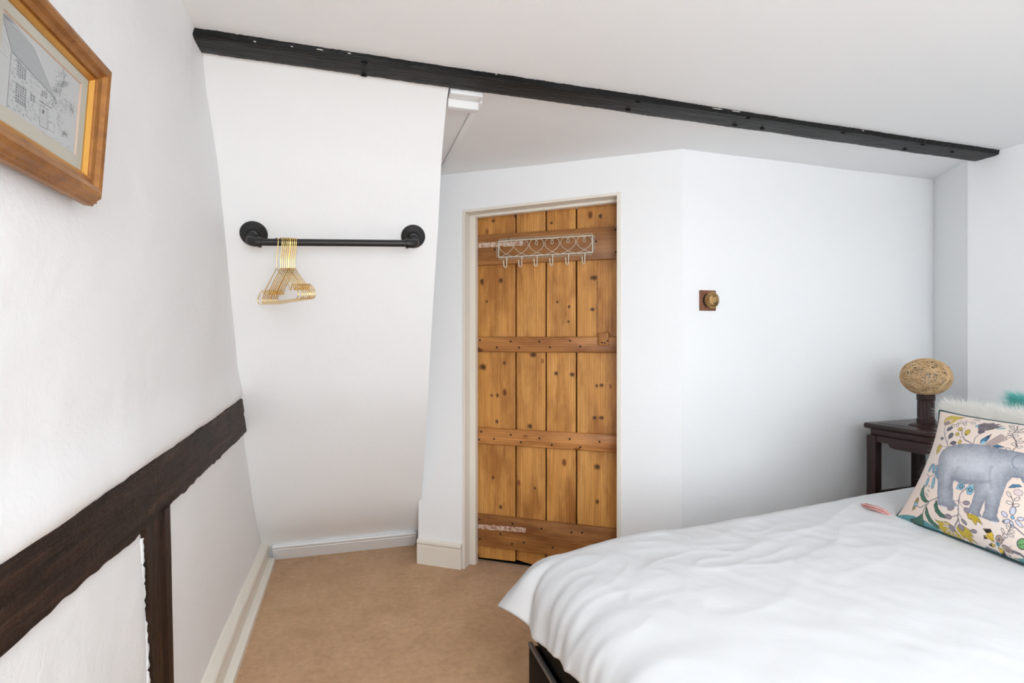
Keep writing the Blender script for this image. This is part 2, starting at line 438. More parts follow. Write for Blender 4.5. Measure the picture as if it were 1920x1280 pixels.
# the wall behind the camera with two windows
def nearwall():
    Vq = []
    xs = [-0.6, -0.30, 1.20, 1.75, 2.55, 3.2]; zs = [0, 0.65, 1.95, CEIL + 0.02]
    for i in range(5):
        for j in range(3):
            if j == 1 and i in (1, 3): continue
            Vq.append([Vector((xs[i], YN, zs[j])), Vector((xs[i + 1], YN, zs[j])), Vector((xs[i + 1], YN, zs[j + 1])), Vector((xs[i], YN, zs[j + 1]))])
    for i in (1, 3):
        x0, x1, z0, z1 = xs[i], xs[i + 1], 0.65, 1.95
        for p, q in (((x0, z0), (x1, z0)), ((x1, z0), (x1, z1)), ((x1, z1), (x0, z1)), ((x0, z1), (x0, z0))):
            Vq.append([Vector((p[0], YN, p[1])), Vector((q[0], YN, q[1])), Vector((q[0], YN - 0.15, q[1])), Vector((p[0], YN - 0.15, p[1]))])
    return Vq
quad_strip('wall_near', nearwall(), 'wall', 'white wall with two windows behind the viewer')
for i, (x0, x1) in enumerate(((-0.30, 1.20), (1.75, 2.55))):
    w = empty('window_%d' % (i + 1), ((x0 + x1) / 2, YN - 0.12, 0.65)); tag(w, 'white framed window behind the viewer, %s one' % ('wide' if i == 0 else 'narrow'), 'window', kind='structure')
    hw = (x1 - x0) / 2
    bm = bmesh.new()
    for b in ((-hw, -hw + 0.04, 0, 1.3), (hw - 0.04, hw, 0, 1.3), (-hw, hw, 0, 0.04), (-hw, hw, 1.26, 1.3), (-0.015, 0.015, 0, 1.3)):
        box_bm(b[0], b[1], -0.02, 0.02, b[2], b[3], 0, bm=bm)
    bmo('window_frame', bm, 'gloss', w)
w = empty('window_3', (0.45, -1.05, CEIL + 0.24)); tag(w, 'added rooflight in the ceiling behind the viewer, put in for extra light', 'window', kind='structure')
bm = bmesh.new(); hx_, hy_ = (SKX1 - SKX0) / 2 - 0.003, (SKY1 - SKY0) / 2 - 0.003
for b in ((-hx_, -hx_ + 0.04, -hy_, hy_), (hx_ - 0.04, hx_, -hy_, hy_), (-hx_, hx_, -hy_, -hy_ + 0.04), (-hx_, hx_, hy_ - 0.04, hy_)): box_bm(b[0], b[1], b[2], b[3], 0, 0.04, 0, bm=bm)
bmo('window_frame', bm, 'gloss', w)

# ------------------------------------------------------------------ skirting boards
def sweep(name, prof, path, mat, label=None, parent=None, wob=0.0):
    # prof: (outwards, z); path: list of (point, outward dir)
    V, Fc = [], []; n = len(prof)
    for i, (p, d) in enumerate(path):
        for k, (o, z) in enumerate(prof):
            V.append(Vector(p) + Vector(d) * o + Vector((0, 0, z + (wob * nz(i * 0.35, k * 3.1, 8) if z > 0.01 else 0))))
    for i in range(len(path) - 1):
        for k in range(n):
            l = (k + 1) % n
            Fc.append((i * n + k, (i + 1) * n + k, (i + 1) * n + l, i * n + l))
    Fc.append(tuple(range(n))); Fc.append(tuple((len(path) - 1) * n + k for k in range(n))[::-1])
    o = obj(name, V, Fc, mat, parent, False)
    if label: tag(o, label, 'baseboard', kind='structure')
    return o
pl = [((XL - 0.02, YN + i * 0.05, 0), (1, 0, 0)) for i in range(int((3.16 - YN) / 0.05) + 1)]
sweep('baseboard_left', [(0, 0), (0.077, 0), (0.076, 0.022), (0.066, 0.027), (0.048, 0.030), (0.047, 0.098), (0.043, 0.108), (0.022, 0.128), (0, 0.140)], pl, 'cream', 'cream boxed skirting along the timbered left wall', wob=0.004)
sk = [(0, 0), (0.016, 0), (0.016, 0.088), (0.013, 0.091), (0.016, 0.096), (0.020, 0.104), (0.019, 0.114), (0.012, 0.120), (0, 0.122)]
pr = [((-0.395 + i * (0.376 + 0.395) / 12, 3.196 - 0.006 * (i / 12), 0), (0.0, -1, 0)) for i in range(13)]
bsl = sweep('baseboard_slope', [(-0.06, 0)] + [(o - 0.004 + 0.70 * z * 0.80, z * 0.80) for o, z in sk[1:-1]] + [(-0.0, 0.100), (-0.06, 0.098)], pr, 'gloss', 'white moulded skirting below the sloping wall')
skd = [(0, 0), (0.018, 0), (0.018, 0.098), (0.014, 0.102), (0.018, 0.108), (0.022, 0.116), (0.020, 0.126), (0.012, 0.132), (0, 0.134)]
pd = [(dw(e_left + 0.0 + i * (OE0 - e_left - 0.002) / 6, 0, 0), N_) for i in range(7)]
sweep('baseboard_door', skd, pd, 'cream', 'cream skirting beside the door frame')
sweep('baseboard_corner', skd, [(dw(OE1 + 0.01 + i * (e_corner - OE1 - 0.012) / 4, 0, 0), N_) for i in range(5)], 'cream', 'cream skirting right of the door hidden behind the bed')

# ------------------------------------------------------------------ ceiling beam
def beam_mesh():
    V, Fc = [], []; n = 700; x0, x1 = XL - 0.03, 2.90
    secs = 12
    for i in range(n + 1):
        x = x0 + (x1 - x0) * i / n
        yb = 1.815 + 0.003 * nz(x * 2, 1.0) + 0.0015 * nz(x * 21, 2.0) + 0.0022 * nz(x * 90, 2.5)
        yf = 1.715 + 0.004 * nz(x * 3, 4.0) + 0.002 * nz(x * 24, 5.0)
        zb = 2.070 + 0.002 * nz(x * 5, 7.0)
        zt = 2.100
        ytop = yf - 0.004 + 0.0025 * nz(x * 18, 9.0) + 0.003 * nz(x * 95, 3)
        pts = [(yb, zt), (yb, zb + 0.002)]
        for k in range(1, 6):
            t = k / 6; pts.append((yb + (yf - yb) * t, zb + 0.0012 * nz(x * 14, k * 1.7, 3)))
        pts += [(yf, zb + 0.002), (yf - 0.002 + 0.002 * nz(x * 30, 6), zb + 0.010), (ytop, zb + 0.021), (ytop - 0.001, zt + 0.002), ((yb + yf) / 2, zt + 0.006)]
        V += [Vector((x, y, z)) for y, z in pts]
    m = secs
    for i in range(n):
        for k in range(m):
            l = (k + 1) % m
            Fc.append((i * m + k, i * m + l, (i + 1) * m + l, (i + 1) * m + k))
    Fc.append(tuple(range(m))[::-1]); Fc.append(tuple(n * m + k for k in range(m)))
    return V, Fc
be = empty('ceiling_beam', (1.2, 1.76, 2.07)); tag(be, 'long black painted beam crossing the ceiling from wall to wall', 'beam')
V, Fc = beam_mesh(); bo = obj('timber', [v - Vector(be.location) for v in V], Fc, 'black_beam', be, True, 35)
def blob(name, p, rx, ry, rz, mat, parent, seed, seg=10, rings=5):
    bm = bmesh.new(); bmesh.ops.create_uvsphere(bm, u_segments=seg, v_segments=rings, radius=1)
    for v in bm.verts:
        k = 1 + 0.35 * nz(v.co.x * 1.5 + seed, v.co.y * 1.5, v.co.z * 1.5)
        v.co = Vector((v.co.x * rx * k, v.co.y * ry * k, v.co.z * rz * k)) + Vector(p)
    return bmo(name, bm, mat, parent, True)
for i, (u, v) in enumerate([(684, 117), (682, 142), (1196, 191), (1177, 206), (1403, 221), (1378, 235), (1429, 241), (1581, 249), (1730, 271), (1696, 280), (1785, 285)]):
    p = onZ(u, v, 2.068) - Vector(be.location)
    blob('knot_hole', p, 0.012, 0.005, 0.0025, 'hole', be, i * 3.1)
# chips of bare plaster along the beam's upper front edge
for i, (u, v, w) in enumerate([(478, 78, 0.008), (547, 87, 0.006), (600, 93, 0.02), (655, 100, 0.012), (1345, 204, 0.05), (1380, 209, 0.05), (1618, 245, 0.012), (930, 140, 0.006)]):
    p = onY(u, v, 1.712) - Vector(be.location)
    blob('paint_chip', p, w * 0.5, 0.003, 0.0014, 'chip', be, i * 5.7)

# ------------------------------------------------------------------ timbers in the left wall
wb = empty('wall_beam', (XL, 1.2, 0.80)); tag(wb, 'dark brown old timber rail running level along the left wall', 'beam')
def wallbeam(parent):
    V, Fc = [], []; n = 260; y0, y1 = YN - 0.02, 2.75; m = 14
    top = WB_TOP
    bot = [(-1, .77), (0.6, .778), (0.89, .786), (1.1, .786), (1.35, .776), (1.60, .778), (1.9, .788), (2.25, .79), (2.65, .797), (3, .80)]
    for i in range(n + 1):
        y = y0 + (y1 - y0) * i / n
        zt = interp(top, y) + 0.005 * nz(y * 7, 1) + 0.003 * nz(y * 28, 2)
        zb = interp(bot, y) + 0.009 * nz(y * 6, 5) + 0.005 * nz(y * 24, 7) + 0.003 * nz(y * 60, 7)
        pts = [(-0.06, zt), (0.004, zt - 0.002)]
        for k in range(10):
            t = (k + 0.5) / 10
            pts.append((0.006 + 0.004 * nz(y * 2.5, t * 6, 4) + 0.003 * nz(y * 9, t * 22, 6) + 0.0015 * nz(y * 30, t * 60, 2), zt + (zb - zt) * t))
        pts += [(0.004, zb + 0.002), (-0.06, zb)]
        V += [Vector((XL + x, y, z)) - Vector(parent.location) for x, z in pts]
    for i in range(n):
        for k in range(m):
            l = (k + 1) % m
            Fc.append((i * m + k, (i + 1) * m + k, (i + 1) * m + l, i * m + l))
    Fc.append(tuple(range(m))); Fc.append(tuple(n * m + k for k in range(m))[::-1])
    return obj('timber', V, Fc, 'brown_beam', parent, True, 40)
wallbeam(wb)
wp = empty('wall_post', (XL, 1.52, 0)); tag(wp, 'dark brown upright timber post set in the wall below the level timber', 'beam')
def wallpost(parent):
    V, Fc = [], []; n = 110; z0, z1 = 0.0, 0.79; m = 12
    for i in range(n + 1):
        z = z0 + (z1 - z0) * i / n
        yl = interp([(0, 1.47), (0.395, 1.430), (0.6, 1.400), (0.80, 1.380)], z) + 0.006 * nz(z * 12, 1) + 0.006 * nz(z * 45, 3)
        yr = interp([(0, 1.60), (0.29, 1.565), (0.6, 1.548), (0.80, 1.535)], z) + 0.003 * nz(z * 6, 9)
        pts = [(-0.06, yl), (0.006, yl + 0.001)]
        for k in range(8):
            t = (k + 0.7) / 8.4
            dx = 0.006 + 0.003 * nz(z * 3, t * 9, 4) + (0.006 if t > 0.62 else 0)
            pts.append((dx, yl + (yr - yl) * t))
        pts += [(0.010, yr), (-0.06, yr)]
        V += [Vector((XL + x, y, z)) - Vector(parent.location) for x, y in pts]
    for i in range(n):
        for k in range(m):
            l = (k + 1) % m
            Fc.append((i * m + k, i * m + l, (i + 1) * m + l, (i + 1) * m + k))
    Fc.append(tuple(range(m))[::-1]); Fc.append(tuple(n * m + k for k in range(m)))
    return obj('timber', V, Fc, 'brown_post', parent, True, 40)
wallpost(wp)
# broken plaster edge left of the post
V, Fc = [], []
for i in range(81):
    z = 0.14 + i * 0.62 / 80; yl = interp([(0, 1.47), (0.395, 1.430), (0.6, 1.400), (0.80, 1.380)], z) + 0.004
    w = 0.006 + 0.006 * nz(z * 30, 4) + 0.008 * nz(z * 110, 2)
    V += [Vector((XL - 0.014, yl - w - 0.030, z)), Vector((XL - 0.004, yl - w, z)), Vector((XL + 0.001, yl - 0.2 * w + 0.004 * nz(z * 140, 6), z)), Vector((XL - 0.02, yl + 0.004, z))]
    if i:
        o = (i - 1) * 4
        for k in range(3): Fc.append((o + k, o + k + 1, o + k + 5, o + k + 4))
pe = obj('plaster_edge', [v - Vector(wp.location) for v in V], Fc, 'wall_rough', wp, True); pe['label'] = 'broken white plaster edge'

# ------------------------------------------------------------------ loft hatch in the ceiling behind the beam
ha = empty('loft_hatch', (0.30, 2.25, CEIL)); tag(ha, 'small white framed loft hatch in the ceiling behind the beam', 'hatch')
def hb(name, x0, x1, y0, y1, z0, z1, mat, bev=0.002):
    l = Vector(ha.location); return box(name, x0 - l.x, x1 - l.x, y0 - l.y, y1 - l.y, z0 - l.z, z1 - l.z, mat, ha, bev)
hb('front_moulding', 0.336, onY(905, 176, 1.832).x, 1.826, 1.872, 2.0595, CEIL + 0.004, 'gloss', 0.004)
hb('front_rail', 0.336, onY(897, 195, 1.874).x, 1.872, 1.905, 2.033, CEIL + 0.004, 'gloss')
hb('side_rail', 0.4435, 0.468, 1.905, 2.72, 2.074, CEIL + 0.004, 'ceiling')
hb('hatch_panel', 0.10, 0.4415, 1.905, 2.72, 2.0775, CEIL + 0.004, 'ceiling')

# ------------------------------------------------------------------ door
door = empty('door_1', dw(0, -0.121, 0), DA); tag(door, 'old stripped pine ledged plank door', 'door', kind='structure')
# local frame: x along the wall, -y into the room, z up; planks' faces at y = 0
DPn = (N_.x, N_.y, 0); DPp = dw(0, -0.121, 0)
def de(u, v, off=0.0):
    p = onP(u, v, Vector(DPp) + N_ * off, DPn) - Vector(DPp)
    return p.dot(E_), p.z
cuts = [0.0] + [de(u, 560)[0] for u in (967, 1023.5, 1080.5)] + [0.775]
ztl, ztr = 1.889, 1.908
for i in range(4):
    x0, x1 = cuts[i] + (0.0038 if i else 0), cuts[i + 1] - 0.0038
    xm = (x0 + x1) / 2; w = (x1 - x0) / 2
    bm = bmesh.new(); nzs = 24; rows = []
    for j in range(nzs + 1):
        t = j / nzs; row = []
        for k, (xx, yy) in enumerate(((-w, 0.022), (-w, 0.003), (-w + 0.003, 0.0), (0, -0.001), (w - 0.003, 0), (w, 0.003), (w, 0.022))):
            zb = 0.022 + 0.006 * nz(i * 7 + xx * 40, 3) - 0.012 * (i == 3) - 0.006 * (i == 2)
            if i == 1 and xx < -w + 0.012: zb += 0.012
            ztop = ztl + (ztr - ztl) * (xm + xx) / 0.775
            row.append(bm.verts.new((xx + 0.0008 * nz(i * 5, t * 14), yy, zb + (ztop - zb) * t - 0.95)))
        rows.append(row)
    for j in range(nzs):
        for k in range(6): bm.faces.new((rows[j][k], rows[j][k + 1], rows[j + 1][k + 1], rows[j + 1][k]))
    bm.faces.new(rows[0][::-1]); bm.faces.new(rows[-1])
    p = bmo('plank', bm, 'pine', door, True, 30); p.location = (xm, 0, 0.95)
# added dark sheet, colours in the shade between planks and under the door
box('gap_shade_sheet', 0.002, 0.773, 0.0225, 0.030, 0.001, 1.889, 'hole', door)
lz = {}
for nm, (vt, vb, ch) in {'1': ((441, 423), (497, 484.5), 0.003), '2': ((632, 630), (660, 661), 0.008), '3': ((800, 817), (831, 850), 0.008), '4': ((964.5, 991), (1022, 1057), 0.004)}.items():
    z1 = (de(896, vt[0], 0.022)[1] + de(1158, vt[1], 0.022)[1]) / 2; z0 = (de(896, vb[0], 0.022)[1] + de(1158, vb[1], 0.022)[1]) / 2
    lz[nm] = (z0, z1)
    zc = (z0 + z1) / 2
    o = bmo('ledge', box_bm(-0.385, 0.385, -0.023, -0.0005, z0 - zc, z1 - zc, ch, 2), 'pine_h2' if nm in '23' else 'pine_h', door, True, 30)
    o.location = (0.3875, 0, zc)
# nails on the ledges
def nail(e, z, y=-0.023, r=0.0055, mat='iron'):
    M4 = Matrix.Translation((e, y, z)) @ Matrix.Rotation(math.pi / 2, 4, 'X')
    return lathe('nail', [(r, -0.001), (r, 0.0006), (r * 0.7, 0.0014), (r * 0.2, 0.0016)], mat, door, 9, M4)
ox, oy, sc = 860, 340, 3.555
px = [(142, 1057), (130, 1113), (255, 1106), (347, 1066), (403, 1107), (538, 1066), (608, 1106), (743, 1062), (811, 1100), (1052, 1115), (1055, 1055), (125, 388), (240, 455), (125, 530), (333, 382), (916, 400), (1045, 322), (1048, 470)]
nl = [(ox + x / sc, oy + y / sc) for x, y in px]
nl += [(860 + x / 3.2, 680 + y / 3.2) for x, y in [(135, 413), (123, 460), (212, 456), (313, 432), (374, 476), (485, 452), (559, 492), (666, 457), (729, 506), (845, 473), (946, 523), (955, 470),
       (125, 940), (127, 1057), (250, 1026), (323, 966), (320, 1086), (391, 1078), (497, 994), (565, 1108), (676, 1017), (740, 1018)]]
for u, v in nl:
    e, z = de(u, v, 0.023)
    if 0.012 < e < 0.765: nail(e, z)
# old paint remnants where strap hinges were
def remnant(corners, y, seed):
    a = [de(u, v, 0.023) for u, v in corners]; V, Fc = [], []; n = 40
    for i in range(n + 1):
        t = i / n; top = (a[0][0] + (a[1][0] - a[0][0]) * t, a[0][1] + (a[1][1] - a[0][1]) * t); bt = (a[3][0] + (a[2][0] - a[3][0]) * t, a[3][1] + (a[2][1] - a[3][1]) * t)
        V += [Vector((top[0], y, top[1] + 0.005 * nz(t * 14, seed))), Vector((top[0], y - 0.0006, (top[1] + bt[1]) / 2)), Vector((bt[0], y, bt[1] + 0.005 * nz(t * 17, seed + 5)))]
        if i:
            o = (i - 1) * 3; Fc += [(o, o + 3, o + 4, o + 1), (o + 1, o + 4, o + 5, o + 2)]
    r = obj('paint_remnant', V, Fc, 'old_paint', door); r['label'] = 'pale strip of old paint left by a removed hinge'
remnant([(897, 455), (986, 452), (986, 460), (897, 465)], -0.0245, 2)
remnant([(897, 982), (986, 989), (986, 998), (897, 991)], -0.0245, 8)
# wooden latch keeper
e0, z1 = de(1121.5, 623.5, 0.03); e1, z0 = de(1141.5, 647.5, 0.03)
bm = box_bm(-(e1 - e0) / 2, (e1 - e0) / 2, -0.042, -0.0005, -(z1 - z0) / 2, (z1 - z0) / 2, 0.006, 3)
lk = bmo('latch_block', bm, 'pine', door, True, 30); lk.location = ((e0 + e1) / 2, 0, (z0 + z1) / 2); lk['label'] = 'small wooden latch block with dark screws'
for u, v in ((1129, 642), (1134, 643), (1139, 639)):
    e, z = de(u, v, 0.043); s = nail(e - lk.location.x, z - lk.location.z, -0.042, 0.0045); s.name = 'screw'; s.parent = lk
# crack in the right plank, knot plugs
V, Fc = [], []
for i in range(61):
    t = i / 60; e, z = de(1119.5 + 2.2 * nz(t * 9, 3), 490 + t * 138, 0.002); w = 0.0012 * (0.5 + abs(nz(t * 12, 8)))
    V += [Vector((e - w, -0.0014, z)), Vector((e + w, -0.0014, z))]
    if i: o = 2 * i - 2; Fc.append((o, o + 1, o + 3, o + 2))
obj('crack', V, Fc, 'hole', door)
# dark knots in the planks
def knot_mat():
    m = newmat('pine_knot', (0.10, 0.035, 0.014), 0.5); nt = m.node_tree; b = nt.nodes['Principled BSDF']; o = nt.nodes['Material Output']
    tc = nd(m, 'ShaderNodeTexCoord'); le = nd(m, 'ShaderNodeVectorMath', operation='LENGTH'); ln(m, tc.outputs['Object'], le.inputs[0])
    n = noise_n(m, tc.outputs['Object'], 2.2, 3, 0.6, 0.5); ad = nd(m, 'ShaderNodeMath', operation='MULTIPLY_ADD'); ln(m, n, ad.inputs[0]); ad.inputs[1].default_value = 0.9; ln(m, le.outputs['Value'], ad.inputs[2])
    f = ramp(m, ad.outputs[0], [(0.0, (0, 0, 0)), (1.0, (1, 1, 1))]); r = nd(m, 'ShaderNodeMapRange'); ln(m, ad.outputs[0], r.inputs[0]); r.inputs[1].default_value = 0.62; r.inputs[2].default_value = 1.25; r.inputs[3].default_value = 0.12; r.inputs[4].default_value = 1.0
    tr = nd(m, 'ShaderNodeBsdfTransparent'); mx = nd(m, 'ShaderNodeMixShader'); ln(m, r.outputs[0], mx.inputs[0]); ln(m, b.outputs[0], mx.inputs[1]); ln(m, tr.outputs[0], mx.inputs[2]); ln(m, mx.outputs[0], o.inputs[0])
    return m
M['knot'] = knot_mat()
kd = [(0, 0, 0)] + [(math.cos(2 * math.pi * k / 16), 0, math.sin(2 * math.pi * k / 16)) for k in range(16)]
kme = None
for (u, v, ru, rv) in [(904, 528, 5, 8), (939, 526, 5, 6), (913, 565, 3, 3), (1113, 521, 8, 5), (1111, 580, 6, 4), (1066, 603, 3, 3), (1067, 575, 3, 4), (1045, 566, 3, 3), (1000, 665, 8, 6), (906, 688, 9, 7), (946, 680, 4, 4), (922, 741, 3, 4), (933, 741, 3, 5), (932, 790, 4, 5), (994, 799, 6, 6), (1043, 700, 5, 5), (1073, 702, 6, 5), (1119, 723, 3, 4), (1128, 722, 5, 4), (1115, 783, 5, 4), (1128, 783, 6, 4), (1120, 875, 7, 6), (1120, 940, 4, 5), (925, 895, 3, 4), (1003, 915, 3, 3), (939, 950, 4, 5), (966, 405, 3, 5), (925, 414, 4, 4), (1034, 418, 4, 3), (1126, 405, 4, 5)]:
    e, z = de(u, v)
    sc_ = 2.85 / 1000
    if kme is None:
        ko = obj('knot', kd, [(0, 1 + k, 1 + (k + 1) % 16) for k in range(16)], 'knot', door); kme = ko.data
    else:
        ko = bpy.data.objects.new('knot', kme); COL.objects.link(ko); ko.parent = door
    ko.location = (e, -0.0018, z); ko.scale = (ru * sc_ * 1.3, 1, rv * sc_ * 1.3)
# black iron hinge end at the top left corner
e, z = de(895.5, 408); box('hinge_pin', e - 0.004, e + 0.010, -0.006, 0.0, z - 0.011, z + 0.008, 'black_metal', door, 0.001)

# door lining (frame)
fr = empty('trim_1', dw(0, 0, 0), DA); tag(fr, 'cream painted door lining around the pine door', 'door frame', kind='structure')
T_ = 0.014
def lining(name, poly, y0, y1, mat='cream'):
    # poly: outer/inner outline in (x,z), extruded along y
    V = [Vector((x, y0, z)) for x, z in poly] + [Vector((x, y1, z)) for x, z in poly]; n = len(poly)
    Fc = [tuple(range(n)), tuple(range(2 * n - 1, n - 1, -1))] + [(i, i + n, (i + 1) % n + n, (i + 1) % n) for i in range(n)]
    bm = bmesh.new(); vs = [bm.verts.new(v) for v in V]
    for f in Fc: bm.faces.new([vs[i] for i in f])
    bmesh.ops.recalc_face_normals(bm, faces=bm.faces)
    bmesh.ops.bevel(bm, geom=bm.edges[:], offset=0.0015, segments=1, affect='EDGES')
    return bmo(name, bm, mat, fr, True, 30)
def hz(x): return OZ0 + (OZ1 - OZ0) * (x - OE0) / (OE1 - OE0)
A0, A1 = OE0, OE1
B0, B1 = OE0 + T_, OE1 - T_ - 0.006
C0, C1 = 0.022, 0.771
lining('jamb', [(A0, 0.0), (B0, 0.0), (B0, hz(B0) - T_), (A0, hz(A0))], -0.004, 0.16)
lining('jamb', [(B1, 0.0), (A1, 0.0), (A1, hz(A1)), (B1, hz(B1) - T_)], -0.004, 0.16)
lining('head', [(A0, hz(A0)), (B0, hz(B0) - T_), (B1, hz(B1) - T_), (A1, hz(A1))], -0.004, 0.16)
D_ = T_ + 0.014
lining('stop_bead', [(B0, 0.0), (C0, 0.0), (C0, hz(C0) - D_), (B0, hz(B0) - T_)], 0.062, 0.096)
lining('stop_bead', [(C1, 0.0), (B1, 0.0), (B1, hz(B1) - T_), (C1, hz(C1) - D_)], 0.062, 0.096)
lining('head_stop', [(B0, hz(B0) - T_), (C0, hz(C0) - D_), (C1, hz(C1) - D_), (B1, hz(B1) - T_)], 0.062, 0.096)

# ------------------------------------------------------------------ hook rack on the door
hr = empty('hook_rack', dw(0, -0.121 + 0.030, 0), DA); tag(hr, 'ivory wire hook rack with six hearts hanging on the pine door', 'hook rack')
def he(u, v):
    p = onP(u, v, Vector(DPp) + N_ * 0.030, DPn) - Vector(DPp); return (p.dot(E_), p.z)
c = [he(*p) for p in ((934.5, 453), (1110.5, 440.5), (1111, 471.5), (936, 483.5))]
rx0 = (c[0][0] + c[3][0]) / 2; rx1 = (c[1][0] + c[2][0]) / 2; rz1 = (c[0][1] + c[1][1]) / 2; rz0 = (c[2][1] + c[3][1]) / 2
RW, RH = rx1 - rx0, rz1 - rz0
def rp(a, b, y=0.0): return Vector((rx0 + a * RW, y, rz0 + b * RH))
V, Fc = [], []
for p_, q_ in ((rp(0, 0), rp(1, 0)), (rp(1, 0), rp(1, 1)), (rp(1, 1), rp(0, 1)), (rp(0, 1), rp(0, 0))): tube_data([p_ + (p_ - q_).normalized() * 0.0025, q_ + (q_ - p_).normalized() * 0.0025], 0.0027, 6, False, V, Fc)
obj('rack_frame', V, Fc, 'ivory', hr, True, 60)
for i in range(6):
    x0 = i / 6; x1 = (i + 1) / 6; xm = (x0 + x1) / 2; w = (x1 - x0)
    R = lambda px_, pz: (rx0 + (x0 + px_ * w) * RW, 0, rz0 + pz * RH)
    pts = bez(R(0.08, 0.03), R(0.45, 0.08), R(1.06, 0.45), R(0.96, 0.72), 12) + bez(R(0.96, 0.72), R(0.90, 1.04), R(0.60, 1.04), R(0.46, 0.86), 10)[1:]
    pts += bez(R(0.46, 0.86), R(0.30, 0.58), R(0.70, 0.58), R(0.54, 0.86), 10)[1:]
    pts += bez(R(0.54, 0.86), R(0.40, 1.04), R(0.10, 1.04), R(0.04, 0.72), 10)[1:] + bez(R(0.04, 0.72), R(-0.06, 0.45), R(0.55, 0.08), R(0.92, 0.03), 12)[1:]
    tube('heart_scroll', pts, 0.0013, 'ivory', hr, 5)
    hx = rx0 + (xm + 0.006) * RW
    hp = [(hx, 0.002, rz0 + 0.03 * RH), (hx, -0.001, rz0 - 0.035)] + [(hx - 0.004 * (1 - math.cos(t)) , -0.001 - 0.012 * (1 - math.cos(t)), rz0 - 0.046 - 0.012 * math.sin(t)) for t in [math.pi * k / 8 for k in range(9)]] + [(hx - 0.008, -0.026, rz0 - 0.034), (hx - 0.0085, -0.028, rz0 - 0.028)]
    hk = tube('hook', hp, 0.0027, 'ivory', hr, 7)
    bm = bmesh.new(); bmesh.ops.create_uvsphere(bm, u_segments=8, v_segments=6, radius=0.0042, matrix=Matrix.Translation((hx - 0.0085, -0.028, rz0 - 0.027)))
    bmo('hook_tip', bm, 'ivory', hk, True)
V, Fc = [], []
def loop(cx, cz):
    tube_data([Vector((cx + 0.0052 * math.cos(t), 0, cz + 0.0060 * math.sin(t))) for t in [2 * math.pi * k / 9 for k in range(9)]], 0.0009, 4, True, V, Fc)
for i in range(33):
    a = (i + 0.5) / 33; loop(rx0 + a * RW, rz1 + 0.008); loop(rx0 + a * RW, rz0 - 0.008)
for i in range(6):
    b = (i + 0.5) / 6; loop(rx0 - 0.008, rz0 + b * RH); loop(rx1 + 0.008, rz0 + b * RH)
lb = obj('loop_border', V, Fc, 'ivory', hr, True); lb['kind'] = 'stuff'

# ------------------------------------------------------------------ dimmer switch
pc = onY(1324.5, 563.5, YB - 0.012)
ds = empty('dimmer_switch', (pc.x, YB + 0.0, pc.z)); tag(ds, 'ribbed brass dimmer knob on a square wooden plate', 'light switch')
wy = -0.0
hw = 0.0445
pb = bmo('backplate', box_bm(-hw, hw, -0.026, 0.012, -hw * 1.08, hw * 1.08, 0.004, 2), 'switch_wood', ds, True, 30)
M4 = Matrix.Translation((0.004, -0.026, 0)) @ Matrix.Rotation(math.pi / 2, 4, 'X')
cap = lathe('collar', [(0.034, 0), (0.034, 0.012), (0.032, 0.016)], 'black_metal', ds, 32, M4)
rib = lambda i, a: 1 + (0.085 * math.cos(a * 24) if 0 < i < 7 else 0)
lathe('knob', [(0.034, 0.012), (0.0355, 0.018), (0.0355, 0.024), (0.033, 0.030), (0.028, 0.036), (0.021, 0.0405), (0.014, 0.043), (0.0135, 0.0445), (0.009, 0.0445), (0.008, 0.042), (0.004, 0.0415)], 'brass', ds, 120, M4, 60, rib)

# ------------------------------------------------------------------ clothes rail
def slope_pt(u, v):
    d = Vector(ray(u, v)); o = Vector((0, 0, H)); k0 = 1.5
    for _ in range(60):
        p = o + d * k0; k0 += (slopeY(p.z) - p.y) / (d.y - d.z * (-0.52)) * 0.7
    return o + d * k0
sn = Vector((0, -0.885, -0.465)).normalized()
fL = slope_pt(476, 438); fR = slope_pt(774.5, 443)
zmid = (fL.z + fR.z) / 2
cr = empty('clothes_rail', (0, fL.y, fL.z)); tag(cr, 'matt black industrial pipe clothes rail fixed to the sloping wall', 'clothes rail')
CO = Vector(cr.location)
SO = 0.098
Rm = Vector((0, 0, 1)).rotation_difference(sn).to_matrix().to_4x4()
ends = []
for f in (fL, fR):
    s = 1 if f is fL else -1
    M4 = Matrix.Translation(f - CO) @ Rm
    fo = lathe('flange', [(0.0485, -0.006), (0.0485, 0.005), (0.046, 0.008), (0.024, 0.010), (0.0215, 0.013), (0.0205, 0.026), (0.018, 0.028)], 'black_metal', cr, 40, M4)
    for k in range(4):
        a = math.pi / 4 + k * math.pi / 2
        sc_ = lathe('screw', [(0.0045, 0), (0.004, 0.0025), (0.001, 0.003)], 'black_metal', fo, 8, M4 @ Matrix.Translation((0.036 * math.cos(a), 0.036 * math.sin(a), 0.0085)))
    e = f + sn * SO; ends.append(e)
    tube('pipe_stub', [f + sn * 0.01 - CO, f + sn * (SO - 0.02) - CO], 0.0135, 'black_metal', cr, 16)
    p0 = e - sn * 0.034; p2 = e + Vector((s * 0.034, 0, 0))
    arc = [p0] + [e - sn * 0.022 + sn * (0.022 * math.sin(t)) + Vector((s * 0.022, 0, 0)) * (1 - math.cos(t)) for t in [math.pi / 2 * k / 8 for k in range(9)]] + [p2]
    el = tube('elbow', [p - CO for p in arc], 0.0172, 'black_metal', cr, 20)
    for q, dv in ((p0, sn), (p2, Vector((-s, 0, 0)))):
        tube('elbow_rim', [q - dv * 0.004 - CO, q + dv * 0.006 - CO], 0.0196, 'black_metal', el, 20)
tube('rail_pipe', [ends[0] + Vector((0.03, 0, 0)) - CO, ends[1] - Vector((0.03, 0, 0)) - CO], 0.0132, 'black_metal', cr, 24)

